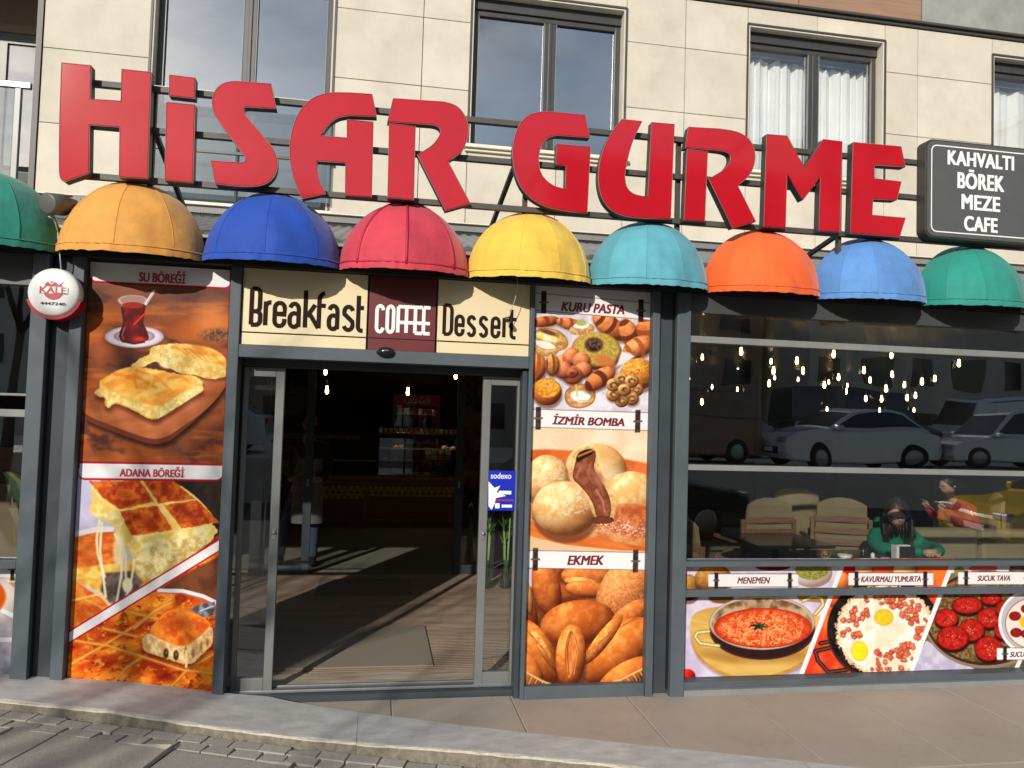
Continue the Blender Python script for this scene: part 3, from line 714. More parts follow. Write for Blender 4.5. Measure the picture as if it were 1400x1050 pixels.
# ================================================================== ROOF SIGN
LY, LT = 4.72, .065
rs = thing('roof_sign', (.8, LY+.1, 2.9), 'huge red channel letters reading HiSAR GURME on dark rails over the awnings', 'sign')
def zz(ox, oy, sc, pts): return [(ox+x/sc, oy+y/sc) for x, y in pts]
def smooth_poly(pts, hard):
    """round off every vertex that is not listed as hard (corner cutting)"""
    for it in range(2):
        out_ = []; n = len(pts); nh = set()
        for i, p in enumerate(pts):
            a, b = pts[i-1], pts[(i+1)%n]
            if i in hard: nh.add(len(out_)); out_.append(p)
            else:
                out_.append((p[0]*.75+a[0]*.25, p[1]*.75+a[1]*.25)); out_.append((p[0]*.75+b[0]*.25, p[1]*.75+b[1]*.25))
        pts, hard = out_, nh
    return pts
A1 = (0, 0, 3.0435); A2 = (380, 80, 3.0435); A3 = (800, 0, 2.3333); A5 = (1000, 180, 5.0)
LET = [
 [(A1, [(256,261),(380,272),(378,412),(503,420),(506,287),(630,300),(616,745),(495,738),(498,530),(374,521),(371,722),(268,758),(250,745),(245,700),(248,480)], {0,1,2,3,4,5,6,7,8,9,10,11,14})],
 [(A1, [(705,311),(813,324),(811,411),(703,399)], {0,1,2,3}), (A1, [(693,425),(812,436),(803,763),(685,750)], {0,1,2,3})],
 [(A1, [(1128,350),(1150,454),(1034,446),(1014,446),(1016,470),(1030,490),(1125,600),(1150,640),(1156,680),(1150,720),(1130,750),(1100,770),(1050,778),(990,776),(896,766),(877,668),(1000,677),(1022,674),(1022,655),(1010,640),(905,500),(888,470),(882,430),(886,398),(900,368),(925,348),(960,338),(1000,338)], {0,1,14,15})],
 [(A2, [(392,149),(411,243),(300,238),(255,244),(220,265),(195,295),(182,322),(287,330),(287,254),(397,263),(390,578),(280,570),(281,435),(163,427),(163,460),(172,510),(200,563),(100,584),(75,530),(55,460),(47,390),(53,320),(73,250),(106,195),(150,160),(200,144),(240,141),(320,143)], {0,1,2,6,7,8,9,10,11,12,13,16,17})],
 [(A2, [(480,166),(690,180),(740,193),(772,225),(791,265),(793,310),(782,355),(760,395),(708,428),(802,605),(697,634),(580,400),(640,365),(668,330),(678,305),(672,288),(655,279),(630,275),(455,264)], {0,1,8,9,10,11,18}), (A2, [(463,271),(572,281),(565,590),(456,580)], {0,1,2,3})],
 [(A2, [(1070,225),(1120,219),(1278,235),(1298,330),(1160,320),(1125,328),(1098,355),(1085,400),(1086,450),(1100,490),(1130,520),(1160,535),(1196,543),(1198,447),(1157,443),(1160,355),(1301,367),(1287,645),(1200,636),(1120,620),(1060,590),(1015,545),(990,490),(977,430),(976,370),(988,310),(1010,265),(1035,240)], {2,3,4,12,13,14,15,16,17})],
 [(A3, [(118,380),(182,387),(150,450),(130,530),(126,570),(134,603),(158,622),(200,628),(212,390),(285,396),(273,700),(190,697),(130,692),(85,675),(55,640),(42,590),(42,540),(55,480),(85,420)], {0,1,7,8,9,10,11})],
 [(A3, [(330,405),(430,411),(490,420),(527,445),(544,485),(540,530),(520,565),(487,592),(545,707),(470,728),(394,570),(440,545),(462,520),(465,500),(457,487),(432,480),(318,472)], {0,1,7,8,9,10,16}), (A3, [(325,477),(391,482),(382,707),(315,703)], {0,1,2,3})],
 [(A5, [(240,17),(380,28),(498,245),(628,52),(757,67),(742,690),(597,680),(607,313),(487,470),(380,293),(370,660),(220,650)], set(range(12)))],
 [(A5, [(832,72),(1160,102),(1190,243),(978,228),(975,320),(1162,342),(1130,470),(968,462),(962,570),(1190,590),(1150,722),(812,695)], set(range(12)))],
]
for pieces in LET:
    body = MB(); face = MB()
    for (T, pts, hard) in pieces:
        q = smooth_poly(zz(*T, pts), hard); P = [at(x, y, LY) for x, y in q]; P = [(p.x, p.z) for p in P]
        body.prism(P, LY+.0015, LY+LT)
        # the acrylic face sits inside a thin metal return
        n = len(P); A = sum(P[i][0]*P[(i+1)%n][1]-P[(i+1)%n][0]*P[i][1] for i in range(n)); sg = 1 if A > 0 else -1
        ins = []
        for i in range(n):
            a, b, c = Vector(P[i-1]), Vector(P[i]), Vector(P[(i+1)%n]); d1 = (b-a).normalized(); d2 = (c-b).normalized()
            n1 = Vector((-d1.y, d1.x))*sg; n2 = Vector((-d2.y, d2.x))*sg; m_ = (n1+n2); m_ = m_.normalized() if m_.length > .01 else n1
            ins.append(tuple(b+m_*(.0045/max(.5, m_.dot(n1)))))
        face.prism(ins, LY-.003, LY+.003)
    lt = body.build('letter', 'letter_side', rs)
    fc = face.build('letter_face', 'red_face', lt); fc.data.materials[0] = MATS['red_face']
    for (T, pts, hard) in pieces:                     # thin pale trim round the acrylic face
        q = smooth_poly(zz(*T, pts), hard); P = [at(x, y, LY-.001) for x, y in q]; MB().tube([tuple(p) for p in P]+[tuple(P[0])], .0022, 5).build('trim', 'letter_trim', lt)
def rail(y_l, y_r, name='rail'):
    a, b = at(88, y_l, 4.80), at(1262, y_r, 4.80)
    MB().bar((a.x, 4.81, (a.z+b.z)/2), (b.x+1.2, 4.81, (a.z+b.z)/2), .04, .034).build(name, 'bracket', rs)
rail(110, 223); rail(174, 266); rail(236, 330)
for (p, q) in (((212, 180), (240, 275)), ((703, 228), (668, 305)), ((1150, 318), (1105, 372))):
    a = at(*p, 4.84); b = at(*q, 5.05); MB().bar(a, (b.x, 5.9, 2.9), .028, .028).build('brace', 'bracket', rs)
for px in (208, 720, 928, 1148): 
    a = at(px, 200, 4.84); MB().bar((a.x, 4.845, 2.88), (a.x, 4.845, 3.75), .03, .03).build('upright', 'bracket', rs)

# ------------------------------------------------------------------ menu board at the right
mbd = thing('menu_board', at(1341, 260, LY), 'dark grey rounded light box listing kahvalti, borek, meze and cafe, right of the red letters', 'sign')
c0, c1 = at(1265, 262, LY-.02), at(1341, 262, LY-.02); hw = c1.x-c0.x; zc = at(1341, 263.2, LY-.02).z; hh = .352
def rrect(cx, cz, w_, h_, r, n=7):
    o = []
    for (sx, sz, a0) in ((1, 1, 0), (-1, 1, 90), (-1, -1, 180), (1, -1, 270)):
        for k in range(n+1):
            t = R(a0+90*k/n); o.append((cx+sx*(w_-r)+r*math.cos(t), cz+sz*(h_-r)+r*math.sin(t)))
    return o
MB().prism(rrect(c1.x, zc, hw, hh, .06), LY-.02, LY+.07).build('case', 'letter_side', mbd, bevel=.004)
MB().prism(rrect(c1.x, zc, hw-.012, hh-.012, .055), LY-.026, LY-.0205).build('face', 'board_grey', mbd)
o, i_ = rrect(c1.x, zc, hw-.040, hh-.040, .045), rrect(c1.x, zc, hw-.048, hh-.048, .038); n = len(o)
MB().add([(p[0], LY-.0275, p[1]) for p in o+i_], [(k, (k+1)%n, (k+1)%n+n, k+n) for k in range(n)]).build('border_line', 'print_white', mbd)
for s_, w_, yy, h_ in (('KAHVALTI', 91, 219.3, 19.8), ('BÖREK', 64, 246.6, 27), ('MEZE', 53, 277.6, 20.5), ('CAFE', 46, 306.8, 20.5)):
    ptext(s_, 1341-w_/2, 1341+w_/2, yy, h_, LY-.028, 'print_white', mbd, bold=.045, spacing=1.06)

# ================================================================== AWNINGS
DC = {'green': lin((28, 138, 118)), 'orange_y': lin((240, 168, 72)), 'blue': lin((0, 74, 182)), 'red': lin((216, 58, 78)), 'yellow': lin((250, 205, 75)), 'turq': lin((92, 172, 188)), 'orange': lin((255, 104, 32)), 'sky': lin((92, 148, 215)), 'teal': lin((28, 150, 132))}
for k, v in DC.items(): fabric('awning_'+k, tuple(min(.82, c*.80) for c in v))
mat('piping_red', (.38, .012, .045), .6)
def awning(i, key, ngore, label, xc=None, piping=None):
    xc = -1.955*.988+.833*.990*(i-.5)+0.005 if xc is None else xc
    a, d, h = .415, .37, .437; YB = 4.935; zr = 2.735
    aw = thing('dome_awning', (xc, YB, zr), label, 'awning', 'row of coloured dome awnings over the shopfront')
    nt_ = 14; rg = random.Random(i)
    def pt(phi, t, s_=1.0, dz=0.0):
        # half-ellipsoid whose gores are slightly flattened between the ribs
        g = phi/math.pi*ngore; k = math.floor(g-1e-9) if g > 0 else 0; f = g-k
        p0, p1 = math.pi*k/ngore, math.pi*(k+1)/ngore
        cx = (1-f)*math.cos(p0)+f*math.cos(p1); cy = (1-f)*math.sin(p0)+f*math.sin(p1)
        ct, st = math.cos(t), math.sin(t)
        fl_ = .38*math.sin(t*2)**.8 if 0 < t < 1.57 else 0
        ux = fl_*cx+(1-fl_)*math.cos(phi); uy = fl_*cy+(1-fl_)*math.sin(phi)
        droop = -.030*math.sin(phi)*ct
        r_ = a*s_; sagy = .006*math.sin(phi*5+i)*ct
        wr = (.0060*math.sin(phi*23+i*2+3*math.sin(phi*5))*(.3+.7*(1-st))+.0065*math.sin(phi*9+t*7+i))*math.sin(math.pi*min(1, max(0, phi/math.pi)))*ct
        uy += wr/d
        return (xc-r_*ux*ct, YB-(d*s_*uy)*ct+sagy*.4, zr+(h*st)*s_+droop+dz)
    for g in range(ngore):
        rows = []
        for j in range(nt_+1):
            t = math.pi/2*j/nt_; rows.append([pt(math.pi*(g+(k+.0)/8)/ngore*.9999+1e-5, t) for k in range(9)])
        MB().grid(rows, flip=True).build('fabric_panel', 'awning_'+key, aw)
    for g in range(1, ngore):
        ph = math.pi*g/ngore; r_ = .0085 if piping else .0022
        MB().tube([pt(ph, math.pi/2*j/16, 1.002) for j in range(17)], r_, 6).build('seam', piping or 'awning_'+key, aw)
    # hem: a slightly uneven skirt below the rim
    rows = [[], [], []]
    for k in range(49):
        ph = math.pi*k/48; p = Vector(pt(ph, 0, 1.0)); q = Vector(pt(ph, 0, 1.012))
        rows[0].append(tuple(p+Vector((0, -.001, .012)))); rows[1].append(tuple(q+Vector((0, 0, -.004)))); rows[2].append(tuple(q+Vector((0, .0, -.030+rg.uniform(-.0035, .0035)))))
    MB().grid(rows).build('hem', 'awning_'+key, aw)
    MB().tube([pt(math.pi*k/40, .02, 1.006, .004) for k in range(41)], .005, 6).build('rim_piping', piping or 'awning_'+key, aw)
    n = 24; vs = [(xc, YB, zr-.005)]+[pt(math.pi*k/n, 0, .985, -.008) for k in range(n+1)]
    MB().add(vs, [(0, k+1, k+2) for k in range(n)]).build('shade_sheet', 'black', aw)  # black sheet across the rim, painting in the shade inside the dome
    MB().add([(xc, YB, zr-.005)]+[(xc-a*.995*math.cos(math.pi*k/n), YB+.004, zr-.006+h*math.sin(math.pi*k/n)) for k in range(n+1)], [(0, k+2, k+1) for k in range(n)]).build('back_board', 'black', aw)
    return aw
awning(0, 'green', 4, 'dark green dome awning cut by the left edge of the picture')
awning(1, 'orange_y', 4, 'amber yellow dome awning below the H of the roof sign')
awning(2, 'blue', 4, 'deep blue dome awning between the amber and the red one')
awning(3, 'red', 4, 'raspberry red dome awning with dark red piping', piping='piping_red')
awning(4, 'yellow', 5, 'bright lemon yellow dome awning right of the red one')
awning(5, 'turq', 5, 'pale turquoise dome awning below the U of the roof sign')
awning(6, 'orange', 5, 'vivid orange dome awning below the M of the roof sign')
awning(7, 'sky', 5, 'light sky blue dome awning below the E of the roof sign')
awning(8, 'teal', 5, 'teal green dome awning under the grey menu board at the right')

# ================================================================== ALARM SIREN, FLOODLIGHT, CABLES
kc = at(75, 400, 4.80)
al = thing('alarm_siren', kc, 'round white alarm siren with red emblem and red lower edge on the left column', 'alarm')
mb = MB(); mb.lathe([(0, -.010), (.09, -.008), (.130, .002), (.141, .018), (.144, .05), (.137, .09), (0, .09)], (kc.x, kc.y-.03, kc.z), 40, axis='y'); mb.build('cover', 'siren_white', al)
mb = MB()
ring = []
for k in range(25):
    t = R(197+146*k/24); ring.append((kc.x+.157*math.cos(t)*.98, kc.z+.157*math.sin(t)-.004))
for k in range(24, -1, -1):
    t = R(197+146*k/24); ring.append((kc.x+.130*math.cos(t), kc.z+.130*math.sin(t)))
mb.prism(ring, kc.y-.010, kc.y+.085); mb.build('lower_rim', 'siren_red', al, bevel=.004)
ec = at(73, 397, kc.y-.04)
mb = MB(); nn = 28; mb.add([(ec.x, kc.y-.0425, ec.z)]+[(ec.x+.054*math.cos(2*math.pi*k/nn), kc.y-.0425, ec.z+.054*math.sin(2*math.pi*k/nn)) for k in range(nn)], [(0, k+1, (k+1)%nn+1) for k in range(nn)]); mb.build('emblem_disc', 'ink_red', al)
B('emblem_band', 'siren_white', al, (ec.x-.078, ec.x+.078, kc.y-.0440, kc.y-.0430, ec.z-.019, ec.z+.021))
text_mesh('KALE', ec.x-.072, ec.x+.072, ec.z-.018, ec.z+.020, kc.y-.0452, 'ink_red', al, bold=.03)
text_mesh('4447240', ec.x-.066, ec.x+.068, ec.z-.086, ec.z-.069, kc.y-.042, 'ink', al, bold=.01)
cr_ = [(ec.x+.02*k-.05, ec.z+.035+(.018 if k % 2 else 0)) for k in range(6)]
MB().tube([(x, kc.y-.0445, z) for x, z in cr_], .003, 6, flat=.001).build('emblem_crown', 'siren_white', al)
MB().tube([at(79, 318, 4.84), at(80, 335, 4.80), at(82, 350, 4.80), at(84, 371, 4.82)], .004, 6).build('cable', 'cable', al)
fl = thing('floodlight', at(80, 280, 4.8), 'round grey outdoor lamp body between the green and amber awnings', 'lamp')
a, b = at(64, 278, 4.70), at(103, 282, 4.9)
mb = MB(); d = (b-a)
mb.tube([a, a+d*.02, a+d*.55, a+d*.56, a+d*.95, a+d], .06, 20, radii=[.05, .062, .064, .056, .04, .02]); mb.build('housing', 'lamp_body', fl)
MB().tube([at(97, 283, 4.87), at(100, 292, 4.85), at(92, 300, 4.82), at(80, 299, 4.80), at(70, 295, 4.80), at(76, 305, 4.82), at(79, 318, 4.84)], .0035, 6).build('cable', 'cable', fl)
MB().tube([at(66, 296, 4.8), at(82, 303, 4.79), at(95, 296, 4.8), at(104, 285, 4.85), at(110, 272, 4.95)], .003, 6).build('cable', 'cable', fl)
MB().bar(at(100, 280, 4.85), at(104, 281, 4.99), .02, .03).build('bracket', 'lamp_body', fl)
MB().bar(at(100, 280, 4.99), at(120, 281, 4.99), .02, .12).build('mounting_plate', 'lamp_body', fl)

# ================================================================== PRINTED POSTERS (flat print: colour per grid vertex, laid out procedurally)
rt_n, up_n, fw_n = (np.array(v) for v in (rt, up, fwd))
_perm = np.random.RandomState(11).rand(512, 512)
def vnoise(x, y, seed=0):
    x = x+seed*17.3+1000; y = y+seed*31.7+1000
    xi = np.floor(x).astype(int); yi = np.floor(y).astype(int); fx = x-xi; fy = y-yi; fx = fx*fx*(3-2*fx); fy = fy*fy*(3-2*fy)
    P_ = lambda a, b: _perm[a % 512, b % 512]
    return (P_(xi, yi)*(1-fx)+P_(xi+1, yi)*fx)*(1-fy)+(P_(xi, yi+1)*(1-fx)+P_(xi+1, yi+1)*fx)*fy
def fbm(x, y, seed=0, o=4):
    s_ = 0; a = .5; t = 0
    for k in range(o): s_ = s_+a*vnoise(x*2**k, y*2**k, seed+k*7); t += a; a *= .55
    return s_/t
def c255(c): return np.array(c, float)/255
class Print:
    def __init__(s, X0, X1, Z0, Z1, Y, nx, nz):
        s.b = (X0, X1, Z0, Z1, Y); s.nx, s.nz = nx, nz
        xs_ = np.linspace(X0, X1, nx); zs_ = np.linspace(Z1, Z0, nz); XX, ZZ = np.meshgrid(xs_, zs_); s.XX, s.ZZ = XX, ZZ
        d = np.stack([XX, np.full_like(XX, Y-CAM_Y), ZZ-CAM_H], -1); f = d@fw_n
        s.x = 700+FX*(d@rt_n)/f; s.y = 525-FX*(d@up_n)/f; s.c = np.ones((nz, nx, 3))*.9; s.T = (0, 0, 1); s.clip = None
    def view(s, ox, oy, sc): s.T = (ox, oy, sc); s.u = (s.x-ox)*sc; s.w = (s.y-oy)*sc; return s
    def paint(s, m, col, a=1):
        m = np.clip(m, 0, 1)*a
        if s.clip is not None: m = m*s.clip
        col = col if isinstance(col, np.ndarray) and col.ndim == 3 else c255(col)
        s.c = s.c*(1-m[..., None])+col*m[..., None]
    def sd_poly(s, pts):
        x, y = s.u, s.w; n = len(pts); d = np.full(x.shape, 1e18); ins = np.zeros(x.shape, bool)
        for i in range(n):
            ax, ay = pts[i]; bx, by = pts[(i+1)%n]; ex, ey = bx-ax, by-ay; wx, wy = x-ax, y-ay
            t = np.clip((wx*ex+wy*ey)/(ex*ex+ey*ey+1e-9), 0, 1); d = np.minimum(d, (wx-ex*t)**2+(wy-ey*t)**2)
            c_ = ((ay <= y) != (by <= y)) & (x < (bx-ax)*(y-ay)/(by-ay+1e-12)+ax); ins ^= c_
        d = np.sqrt(d); return np.where(ins, d, -d)
    def sd_ell(s, cx, cy, rx, ry, rot=0):
        c_, n_ = math.cos(R(rot)), math.sin(R(rot)); dx, dy = s.u-cx, s.w-cy; a = (dx*c_+dy*n_)/rx; b = (-dx*n_+dy*c_)/ry
        s.la, s.lb = a*c_-b*n_, a*n_+b*c_; s.pa, s.pb = a, b
        r_ = np.sqrt(a*a+b*b)+1e-9; return (1-r_)*min(rx, ry)
    def tex(s, col, col2, sc=20, seed=0, lo=.35, hi=.65, sx=1, sy=1, rot=0, o=4):
        c_, n_ = math.cos(R(rot)), math.sin(R(rot)); uu = (s.u*c_+s.w*n_)/sx; vv = (-s.u*n_+s.w*c_)/sy
        n = np.clip((fbm(uu/sc, vv/sc, seed, o)-lo)/(hi-lo), 0, 1)[..., None]; return c255(col)*(1-n)+c255(col2)*n
    def shape(s, sd, col, col2=None, sc=20, seed=0, soft=None, edge=None, ew=10, hi=None, a=1, sph=0, wob=0, sx=1, sy=1, rot=0, lo=.35, hh=.65):
        soft = soft or 1.2*s.T[2]*.5
        if wob: sd = sd+wob*(fbm(s.u/14, s.w/14, seed+91)-.5)*2
        m = np.clip(sd/soft+.5, 0, 1)
        if m.max() <= 0: return
        C_ = s.tex(col, col2 or col, sc, seed, lo, hh, sx, sy, rot)
        if edge is not None:
            e = np.clip(1-sd/ew, 0, 1)[..., None]**1.3; C_ = C_*(1-e)+c255(edge)*e
        if sph:
            nz_ = np.sqrt(np.clip(1-np.clip(s.pa**2+s.pb**2, 0, 1), 0, 1)); l = np.clip(-.35*s.la-.55*s.lb+.62*nz_, -.2, 1)
            k_ = np.clip(1-sph+sph*1.5*l, .02, 2)[..., None]; C_ = C_*k_**np.array([.72, 1.0, 1.22]); 
            if hi: C_ = C_+hi*np.clip(l-.86, 0, 1)[..., None]*6
        s.paint(m, np.clip(C_, 0, 1), a)
    def ell(s, cx, cy, rx, ry, col, rot=0, **k): s.shape(s.sd_ell(cx, cy, rx, ry, rot), col, **k)
    def poly(s, pts, col, smooth=0, **k):
        if smooth: pts = smooth_poly(pts, set())
        s.shape(s.sd_poly(pts), col, **k)
    def line(s, pts, w_, col, a=1, soft=None, taper=0):
        soft = soft or 1.0*s.T[2]*.5
        d = np.full(s.u.shape, 1e18)
        for (ax, ay), (bx, by) in zip(pts[:-1], pts[1:]):
            ex, ey = bx-ax, by-ay; wx, wy = s.u-ax, s.w-ay; t = np.clip((wx*ex+wy*ey)/(ex*ex+ey*ey+1e-9), 0, 1)
            d = np.minimum(d, (wx-ex*t)**2+(wy-ey*t)**2)
        s.paint(np.clip((w_/2-np.sqrt(d))/soft+.5, 0, 1), col, a)
    def build(s, parent, m='print', name='printed_sheet'):
        nx, nz = s.nx, s.nz; Y = s.b[4]
        co = np.stack([s.XX, np.full_like(s.XX, Y), s.ZZ], -1).reshape(-1, 3)-np.array(wloc(parent))
        i = np.arange(nx*nz).reshape(nz, nx); q = np.stack([i[1:, :-1], i[1:, 1:], i[:-1, 1:], i[:-1, :-1]], -1).reshape(-1, 4)
        me = bpy.data.meshes.new(name); me.vertices.add(nx*nz); me.vertices.foreach_set('co', co.astype(np.float32).ravel())
        me.loops.add(q.size); me.loops.foreach_set('vertex_index', q.astype(np.int32).ravel())
        me.polygons.add(len(q)); me.polygons.foreach_set('loop_start', np.arange(0, q.size, 4, dtype=np.int32)); me.update(calc_edges=True)
        c_ = np.clip(s.c, 0, 1); g_ = c_.mean(-1, keepdims=True); c_ = np.clip(g_+(c_-g_)*1.10, 0, 1)**1.10; l = np.where(c_ <= .04045, c_/12.92, ((c_+.055)/1.055)**2.4)
        at_ = me.color_attributes.new('print', 'FLOAT_COLOR', 'POINT'); at_.data.foreach_set('color', np.concatenate([l, np.ones(l.shape[:2]+(1,))], -1).astype(np.float32).ravel())
        me.materials.append(MATS[m]); o = bpy.data.objects.new(name, me); COL.objects.link(o); o.parent = parent; return o
m = mat('print', (.8, .8, .8), .6, spec=.12); t = m.node_tree; b = t.nodes['Principled BSDF']
ca = N(t, 'ShaderNodeVertexColor', layer_name='print'); gm = N(t, 'ShaderNodeVectorMath', operation='SCALE'); gm.inputs['Scale'].default_value = .84
t.links.new(ca.outputs[0], gm.inputs[0]); t.links.new(gm.outputs[0], b.inputs['Base Color'])
PCOL = {'clip': (52, 38, 34)}
def label_strip(P, x0, x1, ya, yb, h, clips=True, line_=(95, 15, 25)):
    """white name strip with two dark clips, in survey pixels: centre line from (x0, ya) to (x1, yb)"""
    P.view(0, 0, 1); k = (yb-ya)/(x1-x0)
    cy = ya+(P.x-x0)*k; d = np.abs(P.y-cy); inx = np.clip(np.minimum(P.x-x0, x1-P.x)+.5, 0, 1)
    P.paint(np.clip(h/2-d+.5, 0, 1)*inx, (238, 236, 236)); P.paint(np.clip(.8-np.abs(d-h/2+.3), 0, 1)*inx, line_)
    return k

# ---------------------------------------------------------------- left tall poster
lp = thing('food_poster', (-1.35, 4.95, .05), 'tall poster left of the entrance showing borek pastry with tea and cheese borek', 'poster')
P = Print(-1.766, -.936, -.02, 2.672, 4.95, 230, 700)
P.view(0, 330, 3)
P.c[:] = P.tex((92, 52, 40), (186, 104, 52), 150, 1, .3, .72, sx=2.2)
P.paint(np.clip((fbm(P.u/95, P.w/60, 9)-.55)*6, 0, 1), (62, 40, 40), .75); P.paint(np.clip((fbm(P.u/200, P.w/30, 19)-.58)*6, 0, 1), (206, 128, 66), .6)
P.paint(np.clip(1-(P.w-200)/140, 0, 1), (122, 92, 84), .55)
P.ell(870, 330, 60, 85, (226, 150, 90), soft=70, a=.65); P.ell(430, 320, 90, 30, (204, 118, 52), soft=45, a=.7); P.ell(900, 385, 70, 26, (70, 50, 44), col2=(150, 110, 80), sc=9, soft=25, a=.8)
P.poly([(840, 415), (940, 440), (940, 575), (800, 560)], (148, 82, 50), col2=(176, 100, 58), sc=60, sx=3)
P.ell(551, 396, 124, 47, (60, 30, 22), soft=14, a=.6); P.ell(551, 391, 121, 45, (222, 212, 222), edge=(168, 150, 165), ew=8); P.ell(551, 389, 84, 28, (196, 180, 192), edge=(150, 120, 130), ew=8)
gl = [(494, 255), (598, 255), (592, 300), (587, 335), (604, 368), (612, 395), (600, 415), (550, 424), (500, 414), (487, 392), (492, 368), (506, 335), (500, 300)]
P.poly(gl, (88, 14, 18), col2=(130, 24, 22), sc=28, seed=4, edge=(52, 10, 14), ew=12)
P.ell(544, 242, 61, 22, (176, 142, 140), edge=(214, 196, 196), ew=5, a=.9); P.ell(545, 262, 44, 13, (150, 52, 30)); P.line([(500, 265), (490, 240)], 4, (230, 220, 220), .7); P.line([(550, 340), (600, 290)], 7, (214, 66, 40), .9); P.line([(512, 352), (500, 385), (508, 402)], 5, (212, 120, 120), .7); P.ell(572, 400, 22, 9, (190, 52, 44), soft=6); P.ell(604, 412, 10, 5, (240, 200, 200), soft=4)
P.line([(598, 256), (630, 206)], 11, (236, 226, 226)); P.line([(603, 252), (628, 212)], 3, (180, 160, 160))
bd = [(338, 650), (400, 612), (560, 600), (820, 560), (928, 566), (926, 600), (850, 690), (735, 790), (690, 822), (640, 834), (590, 826), (470, 782), (350, 735), (334, 700)]
P.poly([(x+6, y+16) for x, y in bd], (40, 22, 18), smooth=1, soft=20, a=.8); P.poly(bd, (122, 62, 38), smooth=1)
P.poly([(x, y-22) if y > 690 else (x, y) for x, y in bd], (196, 122, 80), smooth=1, col2=(164, 92, 56), sc=90, sx=3, rot=-10, seed=6)
P.ell(700, 730, 60, 30, (214, 130, 80), soft=40, a=.6)
p2_ = [(612, 432), (660, 424), (712, 418), (800, 424), (880, 445), (930, 478), (932, 556), (900, 562), (860, 566), (800, 548), (745, 545), (700, 522), (672, 520), (640, 486), (560, 530), (530, 515), (575, 480), (620, 462)]
P.poly([(x+4, y+10) for x, y in p2_], (110, 60, 30), smooth=1, soft=12, a=.7); P.poly(p2_, (238, 214, 150), smooth=1, col2=(214, 176, 96), sc=18, seed=7, wob=5)
P.poly([(700, 420), (810, 422), (890, 446), (932, 484), (928, 520), (850, 496), (760, 470), (700, 452)], (226, 158, 72), smooth=1, col2=(244, 206, 124), sc=22, sx=2.6, rot=12, seed=8, soft=8)
P.ell(685, 490, 34, 30, (240, 226, 178), soft=14, col2=(206, 180, 120), sc=10)
for k in range(6): P.line([(720+k*30, 432+k*6), (770+k*30, 468+k*9)], 4, (196, 112, 44), .5, soft=6)
p1_ = [(384, 616), (412, 598), (402, 574), (440, 556), (490, 522), (560, 512), (620, 520), (700, 540), (800, 548), (834, 570), (828, 590), (838, 612), (790, 636), (740, 672), (690, 700), (640, 738), (600, 722), (560, 700), (500, 668), (470, 664), (446, 686), (424, 668), (430, 640), (400, 636)]
P.poly([(x+2, y+18) for x, y in p1_], (84, 40, 22), smooth=1, soft=22, a=.75); P.poly(p1_, (244, 222, 152), smooth=1, col2=(222, 186, 106), sc=16, seed=3, wob=6, edge=(204, 160, 84), ew=9)
P.poly([(404, 572), (490, 526), (560, 514), (700, 542), (826, 566), (770, 606), (720, 640), (648, 684), (560, 652), (470, 618), (430, 600)], (232, 158, 66), smooth=1, col2=(248, 206, 116), sc=34, sx=2.4, rot=-28, seed=12, soft=9)
for (a, b, c_) in (((470, 545), (640, 600), (206, 110, 36)), ((560, 530), (700, 610), (214, 122, 44)), ((620, 540), (600, 640), (250, 216, 130)), ((480, 600), (660, 650), (246, 206, 118)), ((690, 560), (780, 580), (210, 120, 48)), ((520, 560), (560, 600), (200, 104, 32))): P.line([a, ((a[0]+b[0])/2+12, (a[1]+b[1])/2-14), b], 9, c_, .6, soft=12)
P.poly([(648, 686), (720, 640), (800, 592), (836, 600), (832, 614), (740, 672), (642, 736)], (250, 234, 172), smooth=1, col2=(226, 196, 120), sc=9, seed=5, soft=6)
# header tabs
def tab(y0l, y0r, y1l, y1r, xl, xr):
    P.view(0, 0, 1); t_ = (P.x-xl)/(xr-xl); ty = y0l+(y0r-y0l)*t_; by = y1l+(y1r-y1l)*t_
    ex = np.minimum(P.x-xl, xr-P.x); rr_ = 9; cut = np.where(ex < rr_, rr_-np.sqrt(np.clip(rr_**2-(rr_-np.clip(ex, 0, rr_))**2, 0, None)), 0)
    d = np.minimum(P.y-ty, by-cut-P.y); d = np.minimum(d, ex)
    P.paint(np.clip(d+2.6, 0, 1), (168, 18, 44)); P.paint(np.clip(d-.3, 0, 1), (240, 238, 238))
# lower picture
P.clip = (P.y > 640).astype(float); P.view(0, 640, 2.56)
P.paint(np.ones_like(P.x), P.tex((206, 202, 222), (186, 178, 206), 90, 2))
P.poly([(470, 30), (780, 30), (780, 260), (690, 240), (600, 60)], (44, 36, 36), col2=(70, 52, 46), sc=50, soft=12)
P.poly([(250, 232), (400, 212), (440, 330), (420, 380), (250, 372)], (196, 92, 38), col2=(232, 140, 66), sc=24, sx=2, seed=31, soft=9)
P.poly([(250, 226), (330, 206), (400, 204), (400, 222), (330, 226), (250, 244)], (236, 228, 232), soft=5)
P.poly([(250, 352), (420, 330), (600, 300), (560, 420), (360, 440), (250, 390)], (240, 206, 120), col2=(214, 160, 70), sc=22, soft=9)
P.poly([(360, 368), (470, 360), (500, 400), (440, 480), (380, 470), (352, 430)], (128, 112, 108), col2=(84, 70, 68), sc=20, soft=9)
P.poly([(240, 380), (350, 452), (400, 500), (240, 610)], (206, 96, 34), col2=(234, 150, 66), sc=26, seed=33, soft=7); P.line([(240, 466), (352, 440), (400, 500)], 9, (246, 200, 110), .9, soft=5); P.line([(300, 460), (420, 520)], 6, (250, 214, 130), .6, soft=6)
P.poly([(610, 350), (650, 320), (770, 230), (770, 265), (640, 345)], (150, 40, 24), col2=(190, 60, 30), sc=14, soft=7)
